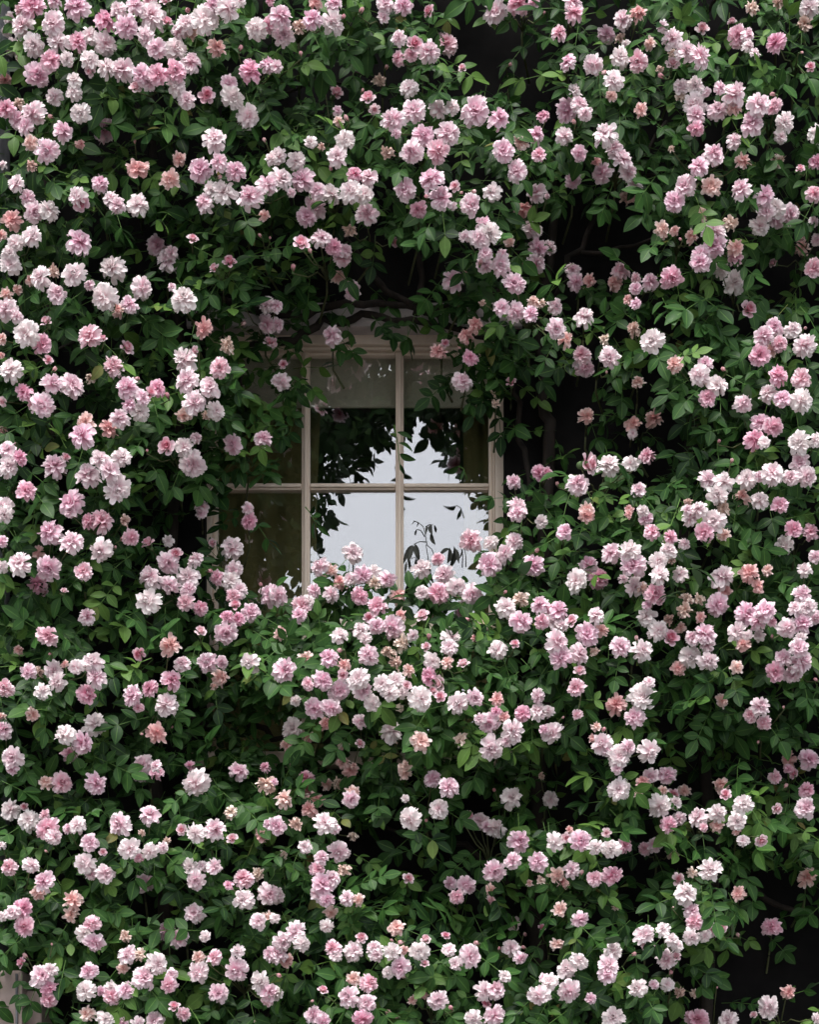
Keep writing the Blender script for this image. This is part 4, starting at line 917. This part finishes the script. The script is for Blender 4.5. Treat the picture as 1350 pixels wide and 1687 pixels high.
# ------------------------------------------------------------------ the sprays of roses
PARTNAME = {'o': 'half_open_rose', 'b': 'rose_bud'}
allb = [b_ for s in SP for b_ in s[2]]
fp, _ = field([b_[0] for b_ in allb], [b_[1] for b_ in allb])
bi = 0
for lab, kind, bl_ in SP:
    g = R
    n = len(bl_); cx = sum(b_[0] for b_ in bl_)/n; cy = sum(b_[1] for b_ in bl_)/n
    ps = fp[bi:bi+n]; bi += n
    pc = float(np.mean(ps))
    sw_in = bool(in_poly(np.array([cx]), np.array([cy]))[0])
    bp = max(0.015, pc*0.62)
    name = {'one': 'rose', 'many': 'rose_spray', 'bud': 'bud_spray'}[kind]
    if kind == 'bud' and n == 1: name = 'rose_bud_stem'
    base = at(cx, cy + 14, bp)
    root = empty(name, base, lab, {'one': 'rose', 'many': 'rose spray', 'bud': 'rosebud'}[kind],
                 {'one': 'single roses on the climber', 'many': 'sprays of roses on the climber', 'bud': 'closed buds on the climber'}[kind])
    stem = MB()
    order = sorted(range(n), key=lambda i: -bl_[i][2])
    for rank, i in enumerate(order):
        x, y, d, t = bl_[i]
        # faded flowers sit a little deeper, fresh ones stand proud
        p = ps[i]*0.75 + pc*0.25 + {'f': 0.0, 't': 0.0, 'b': 0.04, 'o': 0.045}.get(t, 0.04) + g.gauss(0, 0.016)
        p = max(p, 0.24)
        pos = at(x, y, p) - base
        rad = d/2/PPM*(1.09 if t in 'pdwft' else 1.15)
        away = Vector((x-cx, 0, -(y-cy)))/60.0
        nrm = Vector((g.gauss(0, 0.30), -1.0, g.gauss(0.05, 0.30))) + Vector((max(-1, min(1, away.x)), 0, max(-1, min(1, away.z))))*0.45
        if t in 'ob': nrm = Vector((g.gauss(0, 0.35), -0.85, g.gauss(0.25, 0.35)))
        if t == 'b': nrm = Vector((g.gauss(0, 0.6), -0.45, g.uniform(-0.3, 0.9)))
        q = nrm.normalized().to_track_quat('Z', 'Y') @ Matrix.Rotation(g.uniform(0, 6.28), 3, 'Z').to_quaternion()
        me_ = g.choice(PROTO[t])
        sc = rad*(0.8 if t == 'b' else 1.0)
        fl = g.uniform(0.9, 1.1)
        o = link(PARTNAME.get(t, 'rose_bloom'), me_, root, pos, q, (sc*fl, sc*(2-fl), sc*g.uniform(0.85, 1.15)))
        if t in 'ob': link('calyx', CALYX, o)
        tip = pos - nrm.normalized()*rad*(0.7 if t in 'ob' else 0.25)
        mid = tip*0.55 + Vector((0, 0.02, -0.012))
        stem.tube([Vector((0,0.03,-0.03)), mid*0.5, mid, tip], [0.0028, 0.0024, 0.002, 0.0016], 5)
    stem.tube([Vector((g.gauss(0,0.03), bp*0.75, -0.12)), Vector((0, 0.06, -0.06)), Vector((0,0.03,-0.03))], [0.004, 0.0035, 0.003], 5)
    link('stem', stem.mesh('stem', STEM), root)
    nl = 1 if kind == 'bud' else (2 if n == 1 else 3 if n < 5 else 4)
    for k in range(nl):
        ang = g.uniform(0, 6.28) if k else g.uniform(3.6, 5.8)     # the first one hangs below
        rx = 26 + 6*n**0.5
        lx, ly = cx + math.cos(ang)*rx*g.uniform(0.6, 1.2), cy - math.sin(ang)*rx*g.uniform(0.5, 1.1)
        if in_poly(np.array([lx]), np.array([ly]))[0] and not sw_in: continue
        pp = max(0.06, pc + g.uniform(-0.09, -0.02))
        d = Vector((math.cos(ang)*0.8 + g.gauss(0, 0.3), -0.45, math.sin(ang)*0.7 - 0.25))
        nr = Vector((g.gauss(0, 0.4), -0.85, 0.6 + g.gauss(0, 0.25)))
        link('leaf', g.choice(LEAF_ME), root, at(lx, ly, pp) - base - d.normalized()*0.04, leaf_rot(d, nr).to_quaternion(), g.uniform(0.75, 1.05))

# ------------------------------------------------------------------ wilted shoots in front of the panes
def droop_leaf(b, p0, d, L_, W, g):
    vs, ac = leaflet_np(L_, W, g.uniform(0.5, 1.0), g.uniform(-0.2, 0.5), g)
    M = leaf_rot(d, Vector((g.gauss(0, 0.6), -0.8, g.gauss(0, 0.3))))
    b.add([Vector(p0) + M @ Vector(v) for v in vs], LF)
def shoot(name, label, stems, leaves, mat, p):
    root = empty(name, at(stems[0][0][0], stems[0][0][1], p), label, 'wilted shoot' if mat is WITHER else 'rose leaf', 'shoots in front of the panes')
    o_ = Vector(root.location)
    for s in stems:
        b = MB(); b.tube([at(x, y, p) - o_ for x, y in s], [0.0022]+[0.0015]*(len(s)-1), 5); link('stem', b.mesh('stem', mat), root)
    for x, y, x1, y1, w in leaves:
        b = MB(); a, c = at(x, y, p), at(x1, y1, p+R.uniform(-.02, .03)); d = c-a
        droop_leaf(b, a - o_, d, d.length, w/PPM, R)
        m = b.mesh('leaf', mat, True, {'across': [abs(s) for _ in LP for s in (-1, 0, 1)], 'rnd': [R.random()*0.4]*21})
        link('leaf', m, root)
shoot('wilted_shoot', 'dark wilted shoot with drooping leaves before the lower right panes',
      [[(722,930),(712,905),(704,898),(701,880),(698,868),(690,861),(682,858)], [(700,884),(694,874),(687,872)], [(703,893),(692,892),(682,897)], [(708,935),(705,915),(702,897)], [(702,868),(708,864),(714,865)]],
      [(682,858,679,867,4),(687,872,683,884,5),(690,861,688,868,3),(676,899,665,930,9),(680,898,672,925,13),(684,897,690,922,14),(676,922,678,945,10),(686,920,692,942,12),(670,925,668,948,5),(704,866,702,880,6),(710,864,713,882,12),(716,865,719,878,7),(711,878,716,897,11)], WITHER, 0.10)
shoot('wilted_shoot', 'dark curled leaves on thin stalks under the deep pink roses of the right pane',
      [[(742,945),(745,915),(741,904)], [(762,935),(763,915),(760,902)], [(768,934),(768,918),(766,905)]],
      [(741,904,722,912,9),(741,902,733,930,16),(748,900,750,935,16),(752,905,756,925,8),(762,905,758,920,7)], WITHER, 0.09)
shoot('leaf_shoot', 'dark green leaf spray hanging over the edge of the lower middle pane',
      [[(503,835),(512,846),(518,858),(522,868)]],
      [(512,846,518,834,10),(515,852,530,846,11),(518,860,520,889,12),(521,864,544,884,13),(517,857,528,868,9)], LEAF, 0.10)
shoot('leaf_shoot', 'dark green leaves sticking in from the bar of the upper right pane',
      [[(650,700),(656,735),(660,775)]],
      [(655,712,680,724,11),(657,730,683,740,12),(659,748,683,761,13),(660,765,668,785,10),(655,722,640,716,10)], LEAF, 0.10)
shoot('leaf_shoot', 'small leaf on a curved stalk over the upper right pane',
      [[(770,790),(764,772),(756,768)]], [(756,768,732,784,15),(764,775,758,792,9)], LEAF, 0.10)

# ------------------------------------------------------------------ tree added behind the camera, crown shaped to give the panes their dark reflection
tree = empty('reflection_tree', (-3.6, -12.2, 0), 'added leafy tree, crown shaped for the dark outline reflected in the panes', 'tree')
TO = Vector(tree.location)
def tpart(name, pts, rads, n=12):
    b = MB(); b.tube([Vector(p)-TO for p in pts], rads, n); return link(name, b.mesh(name, TREE_BARK), tree)
tpart('trunk', [(-3.6,-12.2,-0.05),(-3.55,-12.2,1.5),(-3.4,-12.1,3.4),(-3.1,-12.0,5.2)], [0.34,0.27,0.24,0.20], 14)
tpart('limb', [(-3.1,-12.0,5.1),(-2.2,-11.6,6.6),(-0.8,-11.2,7.9),(0.8,-11.0,8.6)], [0.17,0.13,0.09,0.03])
tpart('limb', [(-3.15,-12.0,5.0),(-3.0,-11.6,7.0),(-2.2,-11.2,8.9)], [0.17,0.12,0.04])
tpart('limb', [(-3.3,-12.05,4.2),(-4.6,-12.2,6.0),(-5.4,-12.4,7.8)], [0.16,0.11,0.04])
tpart('limb', [(-2.2,-11.6,6.6),(-1.6,-11.3,6.9),(-1.0,-11.2,7.1)], [0.06,0.04,0.015])
def mirror_px(x, y, z):
    """the pane point (in photograph pixels) at which a point of the street shows in the glass"""
    t = CAM_D/(CAM_D - y + 2*RY)       # camera mirrored behind the glass
    X = x*t; Z = CAM_Z + (z-CAM_Z)*t
    return 675 + X*PPM, 843.5 - (Z-MID_Z)*PPM
g = np.random.RandomState(5)
tv, tf, ta, tr_ = [], [], [], []; tn = 0
edge_ph = g.uniform(0, 6.28, 4)
EDGE_X = [440, 478, 512, 540, 567, 585, 612, 640, 655, 668, 700, 722, 745, 757, 775, 795, 810, 830]
EDGE_Y = [1150, 985, 880, 838, 812, 785, 765, 742, 733, 712, 700, 715, 750, 788, 806, 825, 850, 900]
cnt = 0
while cnt < 9000:
    if g.rand() < 0.62: x, y, z = g.uniform(-2.4, 1.6), g.uniform(-12.4, -10.4), g.uniform(4.9, 9.6)
    else: x, y, z = g.uniform(-6.0, 3.2), g.uniform(-13.0, -10.2), g.uniform(4.8, 10.2)
    mx_, my_ = mirror_px(x, y, z)
    # open sky inside an arch; the crown hangs over it and down its left side
    wob = 9*math.sin(mx_*0.11+edge_ph[0]) + 6*math.sin(mx_*0.27+edge_ph[1])
    low = my_ > 1070 + wob and mx_ < 640
    if my_ > np.interp(mx_, EDGE_X, EDGE_Y) - 36 + wob and not low: continue
    far = max(abs(x+2.2)/4.2, abs(z-7.8)/2.6)
    if far > 1 and g.rand() < 0.75: continue
    d = Vector((g.normal(0, 0.8), g.normal(0, 0.6), -0.35+g.normal(0, 0.5))); nr = Vector((g.normal(0, 0.6), g.normal(0, 0.9), 0.6))
    V_, F_, AC_, RN_ = LV[g.randint(NLV)]
    W = (V_*g.uniform(1.3, 2.1)) @ np.array(leaf_rot(d, nr)).T + np.array(Vector((x, y, z)) - TO)
    tv.append(W); tf.append(np.array(F_)+tn); ta.append(AC_); tr_.append(RN_); tn += len(W); cnt += 1
b = MB(); b.v = [tuple(p) for p in np.concatenate(tv)]; b.f = [tuple(int(i) for i in f) for f in np.concatenate(tf)]
crown = link('crown', b.mesh('crown', TREE_LEAF, True, {'across': np.concatenate(ta), 'rnd': np.concatenate(tr_)}), tree)
tag(crown, kind='stuff')
